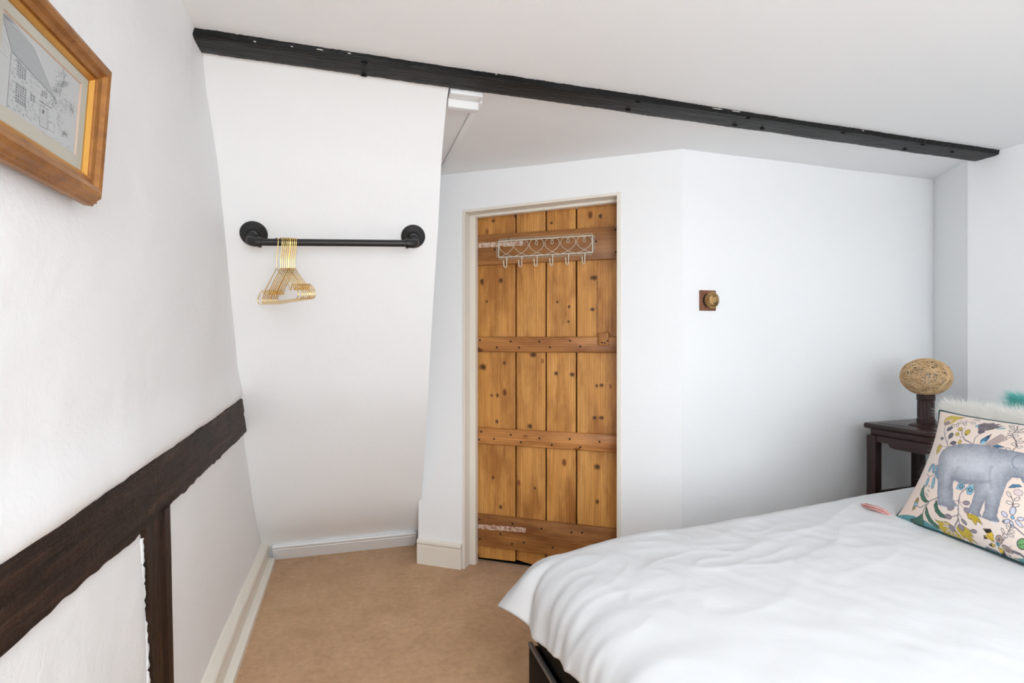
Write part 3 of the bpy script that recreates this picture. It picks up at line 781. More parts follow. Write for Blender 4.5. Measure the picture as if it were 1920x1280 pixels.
# ------------------------------------------------------------------ gold coat hangers
def hanger_proto():
    w, r = 0.200, 0.00165
    hk = [Vector((0.0, 0, -0.094)), Vector((0.0, 0, -0.058)), Vector((0.012, 0, -0.030))]
    hk += [Vector((0.0165 * math.cos(t), 0, 0.0 + 0.0165 * math.sin(t))) for t in [-0.5 + k * (math.pi + 0.9) / 12 for k in range(13)]]
    L = []
    for s in (1,):
        L += [Vector((0, 0, -0.094)), Vector((0.118, 0, -0.165)), Vector((0.126, 0, -0.182)), Vector((0.134, 0, -0.183)), Vector((0.142, 0, -0.168))]
        L += [Vector((0.150 + 0.0, 0, -0.164)), Vector((0.178, 0, -0.176)), Vector((0.196, 0, -0.192)), Vector((0.200, 0, -0.206)), Vector((0.192, 0, -0.215)), Vector((0.170, 0, -0.217))]
    Rr = L; Lf = [Vector((-p.x, p.y, p.z)) for p in L[1:]][::-1]
    fr_ = Rr + [Vector((0, 0, -0.217))] + Lf
    return hk, fr_, r
hk, frp, hr_ = hanger_proto()
Vh, Fh = tube_data(hk, hr_ * 1.05, 6); Vf, Ff = tube_data(frp, hr_, 6, True)
RC = (ends[0] + ends[1]) / 2
def rodY(x): t = (x - ends[0].x) / (ends[1].x - ends[0].x); return ends[0].lerp(ends[1], t)
hxs = [518.5, 526, 529.5, 533.5, 537, 540.5, 542, 545.5, 549, 552.5]
yaws = [-63.5, -64.2, -64.2, -64.4, -64.4, -64.8, -65.2, -65.6, -65.8, -66]
place = ['leftmost, hanging apart', 'second from the left', 'third from the left', 'fourth from the left', 'fifth from the left', 'fifth from the right', 'fourth from the right', 'third from the right', 'second from the right', 'rightmost']
proto = None
for i, (u, yw) in enumerate(zip(hxs, yaws)):
    p = onY(u, 464, RC.y)
    c0 = rodY(p.x)
    root = empty('coat_hanger', (c0.x, c0.y, c0.z - 0.0012), math.radians(yw))
    tag(root, 'gold wire coat hanger on the black rail, ' + place[i], 'coat hanger', 'gold hangers on the rail')
    if proto is None:
        a = obj('hook', Vh, Fh, 'gold', root, True, 60); b = obj('shoulder_frame', Vf, Ff, 'gold', root, True, 60); proto = (a, b)
    else:
        for q in proto:
            d = q.copy(); COL.objects.link(d); d.parent = root

# ------------------------------------------------------------------ framed picture
PT = math.radians(4.0)                               # the top leans away from the wall
pf = empty('picture_frame', (XL + 0.028, 0.96, 1.452)); tag(pf, 'gilded wooden frame with a pencil sketch of a stone cottage', 'picture')
# local: x = along +Y of the room (to the right in view), y = up, z = out of the wall
pf.matrix_world = Matrix.Translation((XL + 0.012, 0.905, 1.430)) @ Matrix.Rotation(PT, 4, 'Y') @ Matrix(((0, 0, 1, 0), (1, 0, 0, 0), (0, 1, 0, 0), (0, 0, 0, 1)))
PW, PHt = 0.338, 0.240
prof = [(0, 0), (0.0, 0.012), (0.004, 0.016), (0.004, 0.019), (0.008, 0.021), (0.012, 0.028), (0.019, 0.031), (0.026, 0.029), (0.030, 0.023), (0.033, 0.022), (0.037, 0.0205), (0.038, 0.014), (0.038, 0.0)]
slip = [(0.038, 0.0), (0.038, 0.017), (0.041, 0.0175), (0.046, 0.012), (0.046, 0.0)]
def member(name, a, b, ina, pr, mat):
    # a->b outer corner points; inward dir perpendicular; mitred
    a = Vector(a); b = Vector(b); d = (b - a).normalized(); inn = Vector(ina); V, Fc = [], []; n = len(pr)
    for end, sgn in ((a, 1), (b, -1)):
        for o, z in pr: V.append(Vector((end.x, end.y, 0)) + d * (sgn * o) + inn * o + Vector((0, 0, z)))
    for k in range(n):
        l = (k + 1) % n; Fc.append((k, l, n + l, n + k))
    bm = bmesh.new(); vs = [bm.verts.new(v) for v in V]
    for f in Fc: bm.faces.new([vs[i] for i in f])
    bm.faces.new(vs[:n]); bm.faces.new(vs[n:])
    return bmo(name, bm, mat, pf, True, 28)
hwp = PW / 2
cor = [(-hwp, 0, 0), (hwp, 0, 0), (hwp, PHt, 0), (-hwp, PHt, 0)]; ins = [(0, 1, 0), (-1, 0, 0), (0, -1, 0), (1, 0, 0)]
for k in range(4):
    m_ = member('frame_member', cor[k], cor[(k + 1) % 4], ins[k], prof, 'gilt')
    s_ = member('gilt_slip', cor[k], cor[(k + 1) % 4], ins[k], slip, 'gilt_slip'); s_.parent = m_
# print rectangle inside the mount
MXl, MXr, MYb, MYt = -0.096, 0.104, 0.0655, 0.180
def mount():
    o = 0.044; x0, x1, y0, y1 = -hwp + o, hwp - o, o, PHt - o
    O = [(x0, y0), (x1, y0), (x1, y1), (x0, y1)]; I = [(MXl, MYb), (MXr, MYb), (MXr, MYt), (MXl, MYt)]
    V = [Vector((x, y, 0.0100)) for x, y in O] + [Vector((x, y, 0.0100)) for x, y in I]
    return V, [(k, (k + 1) % 4, 4 + (k + 1) % 4, 4 + k) for k in range(4)]
V, Fc = mount(); mo = obj('mount', V, Fc, 'mat', pf)
I0 = [(MXl, MYb), (MXr, MYb), (MXr, MYt), (MXl, MYt)]; g = 0.0016
I1 = [(MXl + g, MYb + g), (MXr - g, MYb + g), (MXr - g, MYt - g), (MXl + g, MYt - g)]
obj('mount_bevel', [Vector((x, y, 0.0100)) for x, y in I0] + [Vector((x, y, 0.0080)) for x, y in I1], [(k, (k + 1) % 4, 4 + (k + 1) % 4, 4 + k) for k in range(4)], 'mat_edge', mo)
box('backing_board', -hwp + 0.03, hwp - 0.03, 0.03, PHt - 0.03, -0.001, 0.004, 'mat', pf)

# --- a small raster canvas (numpy) whose pixels become vertex colours of a grid
class Canvas:
    def __init__(s, w, h, col):
        s.w, s.h = w, h; s.a = np.ones((h, w, 3)) * np.array(col)
        s.X, s.Y = np.meshgrid(np.arange(w) + 0.5, np.arange(h) + 0.5)
    def mask(s, pts):
        m = np.zeros((s.h, s.w), bool); n = len(pts)
        for i in range(n):
            x0, y0 = pts[i]; x1, y1 = pts[(i + 1) % n]
            if y0 == y1: continue
            c = ((y0 > s.Y) != (y1 > s.Y)) & (s.X < (x1 - x0) * (s.Y - y0) / (y1 - y0) + x0)
            m ^= c
        return m
    def blend(s, m, col, al=1.0):
        al = (m * al)[..., None]; s.a = s.a * (1 - al) + np.array(col) * al
    def poly(s, pts, col, al=1.0): s.blend(s.mask(pts).astype(float), col, al)
    def line(s, pts, col, w=1.0, al=1.0, closed=False):
        p = list(pts) + ([pts[0]] if closed else []); x = [q[0] for q in p]; y = [q[1] for q in p]
        bx0, bx1 = int(max(0, min(x) - w - 2)), int(min(s.w, max(x) + w + 3)); by0, by1 = int(max(0, min(y) - w - 2)), int(min(s.h, max(y) + w + 3))
        if bx1 <= bx0 or by1 <= by0: return
        X, Y = s.X[by0:by1, bx0:bx1], s.Y[by0:by1, bx0:bx1]; D = np.full(X.shape, 1e9)
        for (x0, y0), (x1, y1) in zip(p, p[1:]):
            dx, dy = x1 - x0, y1 - y0; L2 = dx * dx + dy * dy + 1e-9
            t = np.clip(((X - x0) * dx + (Y - y0) * dy) / L2, 0, 1)
            D = np.minimum(D, np.hypot(X - x0 - t * dx, Y - y0 - t * dy))
        m = np.clip(w / 2 + 0.5 - D, 0, 1)[..., None] * al
        s.a[by0:by1, bx0:bx1] = s.a[by0:by1, bx0:bx1] * (1 - m) + np.array(col) * m
    def ell(s, cx, cy, rx, ry, rot=0.0, n=20):
        return [(cx + rx * math.cos(t) * math.cos(rot) - ry * math.sin(t) * math.sin(rot), cy + rx * math.cos(t) * math.sin(rot) + ry * math.sin(t) * math.cos(rot)) for t in [2 * math.pi * k / n for k in range(n)]]
    def attr(s, o, idx):
        ca = o.data.color_attributes.new('print', 'FLOAT_COLOR', 'POINT')
        buf = np.ones((len(o.data.vertices), 4), np.float32); buf[:, :3] = s.a.reshape(-1, 3)[idx]
        ca.data.foreach_set('color', buf.ravel())
def lin(r_, g_, b_): return tuple(((c / 255) / 12.92 if c <= 10 else ((c / 255 + 0.055) / 1.055) ** 2.4) for c in (r_, g_, b_))

def homography(src, dst):
    A = []; B = []
    for (x, y), (u, v) in zip(src, dst):
        A += [[x, y, 1, 0, 0, 0, -u * x, -u * y], [0, 0, 0, x, y, 1, -v * x, -v * y]]; B += [u, v]
    h = np.linalg.solve(np.array(A, float), np.array(B, float)); return np.append(h, 1).reshape(3, 3)
def cottage():
    w, h = 300, 190
    C = Canvas(w, h, lin(214, 216, 216))
    Hm = homography([(75, 130), (525, 515), (480, 960), (30, 715)], [(0, 0), (w, 0), (w, h), (0, h)])
    def t(p): q = Hm @ np.array([p[0], p[1], 1.0]); return (q[0] / q[2], q[1] / q[2])
    def T(*ps): return [t(p) for p in ps]
    ink = lin(70, 74, 80); mid = lin(150, 154, 158)
    rnd = random.Random(3)
    roof = T((78, 165), (150, 215), (262, 352), (378, 640), (135, 398)); C.poly(roof, lin(196, 200, 202), 0.6)
    m = C.mask(roof).astype(float)
    for k in range(34):
        a = k / 34
        p0 = (78 + 57 * a, 165 + 233 * a); p1 = (262 + 116 * a, 352 + 288 * a)
        pts = []
        for j in range(9):
            s = j / 8; pts.append(t((p0[0] + (p1[0] - p0[0]) * s + rnd.uniform(-1, 1), p0[1] + (p1[1] - p0[1]) * s + rnd.uniform(-2, 2))))
        C.line(pts, ink if k % 3 == 0 else mid, 0.9, 0.55)
    C.poly(T((72, 150), (120, 180), (160, 225), (95, 195)), ink, 0.5)
    C.line(T((75, 160), (135, 398), (380, 642)), ink, 1.6, 0.9); C.line(T((150, 215), (262, 352), (300, 450), (378, 640)), ink, 1.0, 0.6)
    C.line(T((130, 400), (118, 560), (104, 742)), ink, 1.6, 0.9)
    C.line(T((60, 285), (130, 398)), mid, 1.0, 0.8); C.line(T((60, 400), (112, 440)), mid, 1.0, 0.8); C.line(T((62, 300), (100, 410)), mid, 1.0, 0.6)
    wall = T((133, 402), (378, 645), (350, 720), (340, 835), (104, 742))
    mk = C.mask(wall)
    for k in range(1100):                             # stones
        x = rnd.uniform(100, 380); y = rnd.uniform(400, 840); q = t((x, y)); xi, yi = int(q[0]), int(q[1])
        if 0 <= xi < w and 0 <= yi < h and mk[yi, xi]:
            L = rnd.uniform(2, 7); C.line([(q[0], q[1]), (q[0] + L, q[1] + rnd.uniform(-0.6, 0.6)), (q[0] + L, q[1] + rnd.uniform(1, 3))], mid if rnd.random() < 0.7 else ink, 0.8, 0.6)
    for quad, nx, ny in (([(165, 445), (215, 492), (210, 560), (160, 535)], 4, 5), ([(155, 580), (215, 612), (210, 712), (150, 680)], 5, 6), ([(238, 632), (262, 645), (260, 690), (236, 675)], 2, 3), ([(303, 598), (332, 618), (330, 648), (300, 630)], 3, 2)):
        q = T(*quad); C.poly(q, lin(200, 202, 204), 0.9)
        for i in range(nx):
            for j in range(ny):
                f = lambda a, b: tuple((1 - b) * ((1 - a) * q[0][k] + a * q[1][k]) + b * ((1 - a) * q[3][k] + a * q[2][k]) for k in (0, 1))
                C.poly([f((i + .2) / nx, (j + .2) / ny), f((i + .8) / nx, (j + .2) / ny), f((i + .8) / nx, (j + .8) / ny), f((i + .2) / nx, (j + .8) / ny)], ink, 0.75)
        C.line(q, ink, 0.9, 0.6, True)
    C.poly(T((150, 682), (212, 714), (212, 730), (150, 700)), ink, 0.45)
    C.poly(T((292, 690), (334, 712), (330, 836), (286, 818)), lin(206, 208, 208), 1.0); C.line(T((292, 690), (334, 712), (330, 836), (286, 818)), ink, 1.2, 0.8, True)
    C.line(T((288, 668), (356, 702)), ink, 2.0, 0.8); C.poly(T((308, 714), (316, 730), (308, 748), (300, 730)), ink, 0.8)
    C.line(T((338, 780), (372, 795), (368, 845), (334, 832)), ink, 1.0, 0.7, True)
    for k in range(1000):                             # tree, bush and creeper
        cl_ = rnd.choice([(420, 480, 40, 40), (405, 545, 30, 22), (385, 585, 28, 24), (440, 530, 26, 24), (375, 660, 20, 40), (430, 660, 40, 60), (400, 760, 22, 80), (425, 840, 25, 22), (470, 680, 20, 40)])
        x = rnd.gauss(cl_[0], cl_[2] * 0.5); y = rnd.gauss(cl_[1], cl_[3] * 0.5)
        if x > 500 or y > 900: continue
        q = t((x, y)); L = rnd.uniform(1, 4); a = rnd.uniform(0, 3.1)
        C.line([q, (q[0] + L * math.cos(a), q[1] + L * math.sin(a))], ink, 1.0, rnd.uniform(0.25, 0.75))
    C.line(T((440, 470), (415, 560), (400, 620)), ink, 1.6, 0.7); C.line(T((425, 440), (432, 500)), ink, 1.2, 0.7)
    for k in range(40):
        x = rnd.uniform(110, 470); y = 745 + (x - 110) * 0.47 + rnd.uniform(0, 45); q = t((x, y)); C.line([q, (q[0] + rnd.uniform(4, 18), q[1] + rnd.uniform(-0.5, 1))], mid, 0.8, 0.5)
    return C
C = cottage()
V = [Vector((MXl + (i / (C.w - 1)) * (MXr - MXl), MYt - (j / (C.h - 1)) * (MYt - MYb), 0.0078)) for j in range(C.h) for i in range(C.w)]
Fc = [(j * C.w + i, (j + 1) * C.w + i, (j + 1) * C.w + i + 1, j * C.w + i + 1) for j in range(C.h - 1) for i in range(C.w - 1)]
pr_ = obj('sketch_print', V, Fc, 'sketch', pf); pr_['label'] = 'pencil drawing of a stone cottage with a tree'; C.attr(pr_, np.arange(C.w * C.h))
box('glass_pane', -hwp + 0.044, hwp - 0.044, 0.044, PHt - 0.044, 0.0112, 0.0122, 'glass', pf)

# ------------------------------------------------------------------ side table and lamp
TC = Vector((2.662, 1.842, 0)); TA = math.radians(3)
st = empty('side_table', TC, TA); tag(st, 'tall dark rosewood side table beside the bed', 'side table')
tw, td, TZ = 0.195, 0.205, 0.80
def top_slab():
    bm = box_bm(-tw, tw, -td, td, TZ - 0.030, TZ - 0.003, 0.009, 3); return bm
tp = bmo('table_top', top_slab(), 'rosewood', st, True, 30)
pn = box('top_panel', -tw + 0.045, tw - 0.045, -td + 0.045, td - 0.045, TZ - 0.006, TZ - 0.001, 'rosewood', tp, 0.001)
box('waist_panel', -tw + 0.022, tw - 0.022, -td + 0.022, td - 0.022, TZ - 0.062, TZ - 0.030, 'rosewood', st, 0.003)
lw = 0.046
for sx in (-1, 1):
    for sy in (-1, 1):
        cx, cy = sx * (tw - 0.010 - lw / 2), sy * (td - 0.010 - lw / 2)
        box('leg', cx - lw / 2, cx + lw / 2, cy - lw / 2, cy + lw / 2, 0.0, TZ - 0.062, 'rosewood_v', st, 0.004)
def apron(parent, axis, s):
    L = (tw if axis == 0 else td) - 0.010 - lw
    pr2 = [(-L, 0), (-L, -0.030), (-L * 0.62, -0.030), (-L * 0.55, -0.044), (-L * 0.45, -0.050), (L * 0.45, -0.050), (L * 0.55, -0.044), (L * 0.62, -0.030), (L, -0.030), (L, 0)]
    V, Fc = [], []; off = s * ((td if axis == 0 else tw) - 0.016)
    for o in (off, off - s * 0.018):
        for a, z in pr2: V.append(Vector((a, o, TZ - 0.062 + z)) if axis == 0 else Vector((o, a, TZ - 0.062 + z)))
    n = len(pr2); bm = bmesh.new(); vs = [bm.verts.new(v) for v in V]
    bm.faces.new(vs[:n]); bm.faces.new(vs[n:])
    for k in range(n): bm.faces.new((vs[k], vs[(k + 1) % n], vs[n + (k + 1) % n], vs[n + k]))
    bmo('apron', bm, 'rosewood', parent)
    box('stretcher', *((-L, L, off - 0.012, off + 0.006) if axis == 0 else (off - 0.012, off + 0.006, -L, L)), 0.42, 0.452, 'rosewood', parent, 0.003)
for ax in (0, 1):
    for s in (-1, 1): apron(st, ax, s)

lm = empty('table_lamp', (2.612, 1.842, TZ - 0.001)); tag(lm, 'table lamp with a woven string globe shade on a carved dark wood stem', 'lamp')
lathe('lamp_base', [(0.066, 0.0), (0.066, 0.004), (0.060, 0.007), (0.046, 0.010), (0.036, 0.014)], 'lamp_wood', lm, 40)
flute = lambda i, a: 1 + (0.05 * math.cos(a * 16) if 4 <= i <= 8 else 0)
lathe('lamp_stem', [(0.034, 0.010), (0.036, 0.018), (0.036, 0.036), (0.032, 0.040), (0.032, 0.046), (0.032, 0.06), (0.032, 0.08), (0.032, 0.10), (0.032, 0.118), (0.033, 0.122), (0.036, 0.126), (0.036, 0.148), (0.030, 0.152), (0.014, 0.155)], 'lamp_wood', lm, 96, None, 40, flute)
lathe('lamp_holder', [(0.016, 0.150), (0.016, 0.190), (0.012, 0.194)], 'black_metal', lm, 20)
lathe('bulb', [(0.010, 0.192), (0.013, 0.200), (0.024, 0.222), (0.028, 0.240), (0.024, 0.258), (0.012, 0.268), (0.002, 0.271)], 'bulb', lm, 24)
V, Fc = [], []
a_, b_ = 0.099, 0.086; zc = 0.152 + b_ - 0.004
rs = random.Random(5)
for k in range(125):
    ax_ = Vector((rs.gauss(0, 1), rs.gauss(0, 1), rs.gauss(0, 1))).normalized()
    off = rs.uniform(-0.80, 0.80)
    e1_ = ax_.orthogonal().normalized(); e2_ = ax_.cross(e1_); rr = math.sqrt(1 - off * off); ph = rs.uniform(0, 6.28); kk = rs.uniform(0.985, 1.015)
    pts = []
    for j in range(36):
        t = 2 * math.pi * j / 36; n3 = ax_ * off + (e1_ * math.cos(t) + e2_ * math.sin(t)) * rr
        n3 = n3 * (kk + 0.010 * math.sin(3 * t + ph)); pts.append(Vector((n3.x * a_, n3.y * a_, zc + n3.z * b_)))
    tube_data(pts, rs.uniform(0.0011, 0.0017), 4, True, V, Fc)
sh = obj('lamp_shade', V, Fc, 'string', lm, True); sh['label'] = 'oval shade wound from natural string'

# ------------------------------------------------------------------ bed
BX0, BX1, BY0, BY1 = 0.512, 2.80, 0.04, 1.505
bed = empty('bed', ((BX0 + BX1) / 2, (BY0 + BY1) / 2, 0)); tag(bed, 'double bed with a black frame under a white duvet', 'bed')
BL = Vector(bed.location)
def bb(name, x0, x1, y0, y1, z0, z1, mat, bev=0.004): return box(name, x0 - BL.x, x1 - BL.x, y0 - BL.y, y1 - BL.y, z0 - BL.z, z1 - BL.z, mat, bed, bev)
bb('foot_panel', BX0, BX0 + 0.030, BY0, BY1, 0.05, 0.292, 'black_gloss')
bb('foot_rail', BX0 - 0.002, BX0 + 0.011, BY0, BY1 + 0.001, 0.2945, 0.306, 'rail_highlight', 0.002)
bb('side_rail', BX0 + 0.03, BX1, BY1 - 0.03, BY1, 0.12, 0.308, 'black_gloss')
bb('side_rail', BX0 + 0.03, BX1, BY0, BY0 + 0.03, 0.12, 0.308, 'black_gloss')
bb('base_panel', BX0 + 0.03, BX1, BY0 + 0.03, BY1 - 0.03, 0.25, 0.308, 'black_gloss')
for x in (BX0 + 0.05, BX1 - 0.07):
    for y in (BY0 + 0.03, BY1 - 0.09): bb('leg', x, x + 0.06, y, y + 0.06, 0, 0.13, 'black_gloss')
bb('divan_top', BX0 + 0.012, BX1, BY0 + 0.01, BY1 - 0.012, 0.314, 0.40, 'black_gloss', 0.01)
mt = bb('mattress', BX0 + 0.085, BX1, BY0 + 0.05, BY1 - 0.065, 0.402, 0.515, 'cotton', 0.035)

# duvet: a thick sheet lying on the mattress and hanging over its edges
DX0, DX1, DY0, DY1 = 0.611, 2.78, 0.10, 1.455          # where it starts to bend down
def duvet(a, b):
    ox1, oy0, oy1 = 0.0, 0.20, 0.165
    t = -oy0 + b * (DY1 - DY0 + oy0 + oy1)
    ox0 = 0.215 - 0.055 * sm((DY1 - DY0 - t) / 0.45)
    s = -ox0 + a * (DX1 - DX0 + ox0 + ox1)              # from the foot bend
    fx = max(0.0, -s); fy = max(0.0, t - (DY1 - DY0)); fn = max(0.0, -t)
    xx = DX0 + max(s, 0.0); yy = DY0 + min(max(t, 0.0), DY1 - DY0)
    zt = 0.604 + 0.045 * sm((xx - 0.9) / 1.3) + 0.008 * nz(xx * 1.8, yy * 1.8, 2)
    if s < 0.34: zt -= 0.088 * sm((0.34 - s) / 0.68)
    # wrinkles on the top
    rdg = lambda q: max(0.0, 1 - abs(q) * 1.8) ** 2
    zt += 0.0035 * rdg(nz(xx * 3.4 + 2 * yy, yy * 7.5 - xx * 1.5, 11)) * sm((yy - 0.75) / 0.4)
    zt += 0.0022 * rdg(nz(xx * 8 + 3 * yy, yy * 16 - xx * 3, 21)) * sm((yy - 0.95) / 0.3) * sm((1.7 - xx) / 0.6)
    zt += 0.0022 * nz(xx * 6 + yy * 4, yy * 9 - xx * 2, 6) + 0.0015 * nz(xx * 20, yy * 14 + xx * 9, 1)
    gy = fy + fn; dy = 1 if fy > 0 else -1
    rho = math.hypot(fx, gy)
    if rho <= 0: return Vector((xx, yy, zt))
    ux, uy = fx / rho, gy / rho
    cornerness = 2 * ux * uy
    # arc-length drape: bend with radius Rb, then hang; corners stand further out
    Rb = 0.105 + 0.08 * cornerness; mx = 1.40 - 0.62 * cornerness ** 1.5
    al = min(rho / Rb, mx); hor = Rb * math.sin(al); drop = Rb * (1 - math.cos(al))
    if rho / Rb > mx:
        r2 = rho - Rb * mx; hor += r2 * math.cos(mx); drop += r2 * math.sin(mx)
    # folds on the hanging part
    k = sm((rho + 0.01) / 0.15)
    ang = math.atan2(uy, ux)
    crd = (yy * 1.0 if fx > gy else xx) * 1.0 + (ang * 0.16) * dy
    ff = 1.0 if fx > gy else 0.25 + 0.75 * cornerness
    w1 = nz(crd * 13 + 0.6 * nz(crd * 3, rho * 4, 2), rho * 1.5, 7); w2 = nz(crd * 31, rho * 2.0, 3)
    fold = ((1 - abs(w1) * 2.2) * 0.55 + 0.45 * w2 + 0.35 * math.sin(crd * 55 + 3 * w1)) * 0.0095 * k * ff
    hor += fold; drop += 0.006 * k * ff * nz(crd * 7, 3)
    return Vector((xx - ux * hor, yy + dy * uy * hor, zt - drop))
dv = grid('duvet', duvet, 330, 270, 'cotton', flip=False)
sd = dv.modifiers.new('thickness', 'SOLIDIFY'); sd.thickness = 0.016; sd.offset = -1
tag(dv, 'plain white cotton duvet draped over the bed', 'duvet')

# ------------------------------------------------------------------ cushions
def cushion_frame(bl, ang, lean):
    a = Vector((math.sin(math.radians(-ang)), -math.cos(math.radians(ang)), 0)).normalized()   # along its foot, towards the camera side
    back = Vector((-a.y, a.x, 0)).normalized()
    if back.x < 0: back = -back
    b = back * math.cos(math.radians(lean)) + Vector((0, 0, math.sin(math.radians(lean))))
    n = a.cross(b).normalized()
    if n.x > 0: n = -n                                    # the printed side looks down the bed
    return Vector(bl), a, b, n
def cushion_pt(fr_, Wd, Hd, T, s, t, side):
    o, a, b, n = fr_
    x, y = 2 * s - 1, 2 * t - 1
    xs = x * (1 - 0.15 * (1 - abs(y) ** 2.2)); ys = y * (1 - 0.06 * (1 - abs(x) ** 3))
    h = T * (max(0, 1 - abs(x) ** 2.6) ** 0.55) * (max(0, 1 - abs(y) ** 2.6) ** 0.55)
    return o + a * (Wd * (xs + 1) / 2) + b * (Hd * (ys + 1) / 2) + n * (h * side)
ec = empty('elephant_cushion', (1.80, 1.15, 0.62)); tag(ec, 'satin cushion printed with a grey elephant among flowers', 'cushion')
CF = cushion_frame((1.685, 1.285, 0.628), 8, 64); CW, CH, CT = 0.50, 0.385, 0.072
def cpx(u, v):
    o, a, b, n = CF
    p = onP(u, v, o + n * CT * 0.75, n) - o
    return p.dot(a) / CW, p.dot(b) / CH
NX, NY = 440, 332
def print_canvas():
    C = Canvas(NX, NY, lin(236, 222, 212))
    # soft blush zones of the cloth
    gx, gy = C.X / NX, C.Y / NY
    bl = np.clip(0.5 + 0.5 * np.sin(gx * 7 + 1.0) * np.cos(gy * 6 + 0.5), 0, 1)
    C.blend(bl, lin(238, 204, 182), 0.45)
    def t(p): s_, t_ = cpx(*p); return (s_ * NX, (1 - t_) * NY)
    A1 = lambda x, y: (1680 + x / 8.0, 760 + y / 8.0)              # upper zoom of the photo
    A2 = lambda x, y: (1670 + x / 7.528, 900 + y / 7.528)         # lower zoom of the photo
    def P1(*p): return [t(A1(*q)) for q in p]
    def P2(*p): return [t(A2(*q)) for q in p]
    ink = lin(58, 50, 62); teal = lin(30, 140, 150); lblue = lin(138, 190, 212); yel = lin(200, 172, 50); grn = lin(70, 130, 105); dgr = lin(95, 90, 105)
    rd = random.Random(11)
    # teal border along the edges
    w = 0.05
    C.blend(np.clip((np.abs(gy - 1.02) < 0.045 * (1 + np.sin(gx * 9))) * 1.0, 0, 1), teal, 0.9); C.blend(((gx < 0.02) & (gy > 0.82)) * 1.0, lin(20, 150, 160), 0.9); C.blend(((gy < 0.028) & (gx > 0.17)) * 1.0, teal, 0.9)
    def leaf(pts, col, edge=ink, al=1.0, lw=1.0): C.poly(pts, col, al); C.line(pts, edge, lw, 0.9, True)
    def stem(pts, w=1.3, col=None): C.line(pts, col or dgr, w, 0.9)
    def oleaf(P, cx, cy, r1, r2, rot, col, lw=1.2):
        e = [(cx + r1 * math.cos(k) * math.cos(rot) - r2 * math.sin(k) * math.sin(rot), cy + r1 * math.cos(k) * math.sin(rot) + r2 * math.sin(k) * math.cos(rot)) for k in [2 * math.pi * i / 14 for i in range(14)]]
        leaf(P(*e), col, ink, 1.0, lw)
    cloth = lin(236, 222, 212)
    # --- upper left: yellow flower, berries, vines
    leaf(P1((640, 120), (700, 85), (800, 95), (920, 95), (850, 130), (910, 130), (830, 165), (790, 220), (700, 260), (640, 240), (622, 180)), yel)
    for q in ((650, 180), (680, 150), (725, 150), (765, 165), (770, 200)): C.line(P1((690, 225), q), lin(225, 215, 220), 2.2)
    oleaf(P1, 690, 225, 42, 34, 0, lin(150, 130, 140)); stem(P1((675, 265), (680, 360), (710, 440), (800, 620)), 2.0); stem(P1((710, 440), (730, 350), (770, 330)), 1.6)
    oleaf(P1, 770, 325, 52, 34, -0.6, dgr); oleaf(P1, 820, 450, 52, 38, -1.2, dgr); oleaf(P1, 885, 575, 50, 30, 0.1, dgr); oleaf(P1, 665, 480, 32, 22, 0.6, dgr)
    stem(P1((790, 500), (790, 590))); stem(P1((840, 585), (800, 630), (700, 620)))
    leaf(P1((600, 600), (640, 570), (690, 600), (680, 640), (650, 690), (600, 730), (590, 660)), lin(190, 165, 60))
    C.line(P1((720, 300), (780, 270), (880, 245), (1000, 220), (1080, 190), (1110, 130)), ink, 1.4)
    for (cx, cy, rt) in ((890, 215, -1.0), (880, 275, 1.0), (965, 205, -0.9), (985, 250, 0.7), (1100, 235, 0.3), (1080, 140, 0.3), (1130, 170, 0.4), (770, 275, -1), (810, 285, 0.6)): oleaf(P1, cx, cy, 34, 15, rt, cloth, 1.2)
    stem(P1((985, 370), (1000, 440), (1060, 530), (1190, 595)), 2.2); stem(P1((945, 455), (1000, 490), (1040, 485))); stem(P1((985, 370), (1020, 320))); stem(P1((985, 560), (990, 500)))
    for (cx, cy, rx, ry) in ((945, 345, 34, 30), (1075, 400, 40, 48), (925, 430, 32, 28), (990, 565, 28, 34)): oleaf(P1, cx, cy, rx, ry, 0.3, yel)
    C.poly(P1((1035, 425), (1085, 440), (1060, 470)), ink, 0.9); C.poly(P1((945, 365), (975, 360), (970, 380)), ink, 0.9)
    # dark flower with blue tips
    leaf(P1((1150, 280), (1190, 250), (1210, 310), (1165, 305)), lblue); leaf(P1((1480, 310), (1580, 300), (1580, 330), (1470, 335)), lblue)
    leaf(P1((1200, 250), (1250, 215), (1290, 225), (1370, 210), (1400, 240), (1480, 225), (1440, 275), (1540, 265), (1470, 315), (1400, 350), (1310, 375), (1230, 360), (1200, 310)), lin(112, 104, 108))
    for k in range(60):
        x, y = rd.uniform(1215, 1440), rd.uniform(235, 355); C.line(P1((x, y), (x + rd.uniform(-14, 14), y + rd.uniform(-14, 14))), ink if rd.random() < 0.7 else lin(180, 170, 165), 1.0, 0.8)
    leaf(P1((1230, 370), (1300, 365), (1330, 400), (1275, 430), (1235, 410)), dgr); stem(P1((1270, 430), (1215, 500), (1205, 590)), 2.0)
    # blue-black petals and brick petal
    leaf(P1((1440, 430), (1420, 520), (1370, 590), (1300, 590), (1310, 530), (1380, 470)), lin(60, 110, 145)); C.poly(P1((1440, 430), (1410, 500), (1360, 500)), lin(28, 30, 50)); C.poly(P1((1310, 590), (1340, 545), (1390, 560), (1350, 610)), lblue)
    br = [(1380, 600), (1570, 430), (1600, 450), (1660, 490), (1690, 520), (1630, 550), (1560, 590), (1450, 640)]; leaf(P1(*br), lin(196, 176, 168))
    for k in range(8):
        f = k / 8; C.line(P1((1395 + 195 * f, 605 - 165 * f), (1470 + 190 * f, 640 - 115 * f)), lin(120, 100, 110), 1.0, 0.8)
    for k in range(4):
        f = k / 4; C.line(P1((1380 + 80 * f, 600 + 40 * f), (1580 + 100 * f, 440 + 80 * f)), lin(120, 100, 110), 1.0, 0.8)
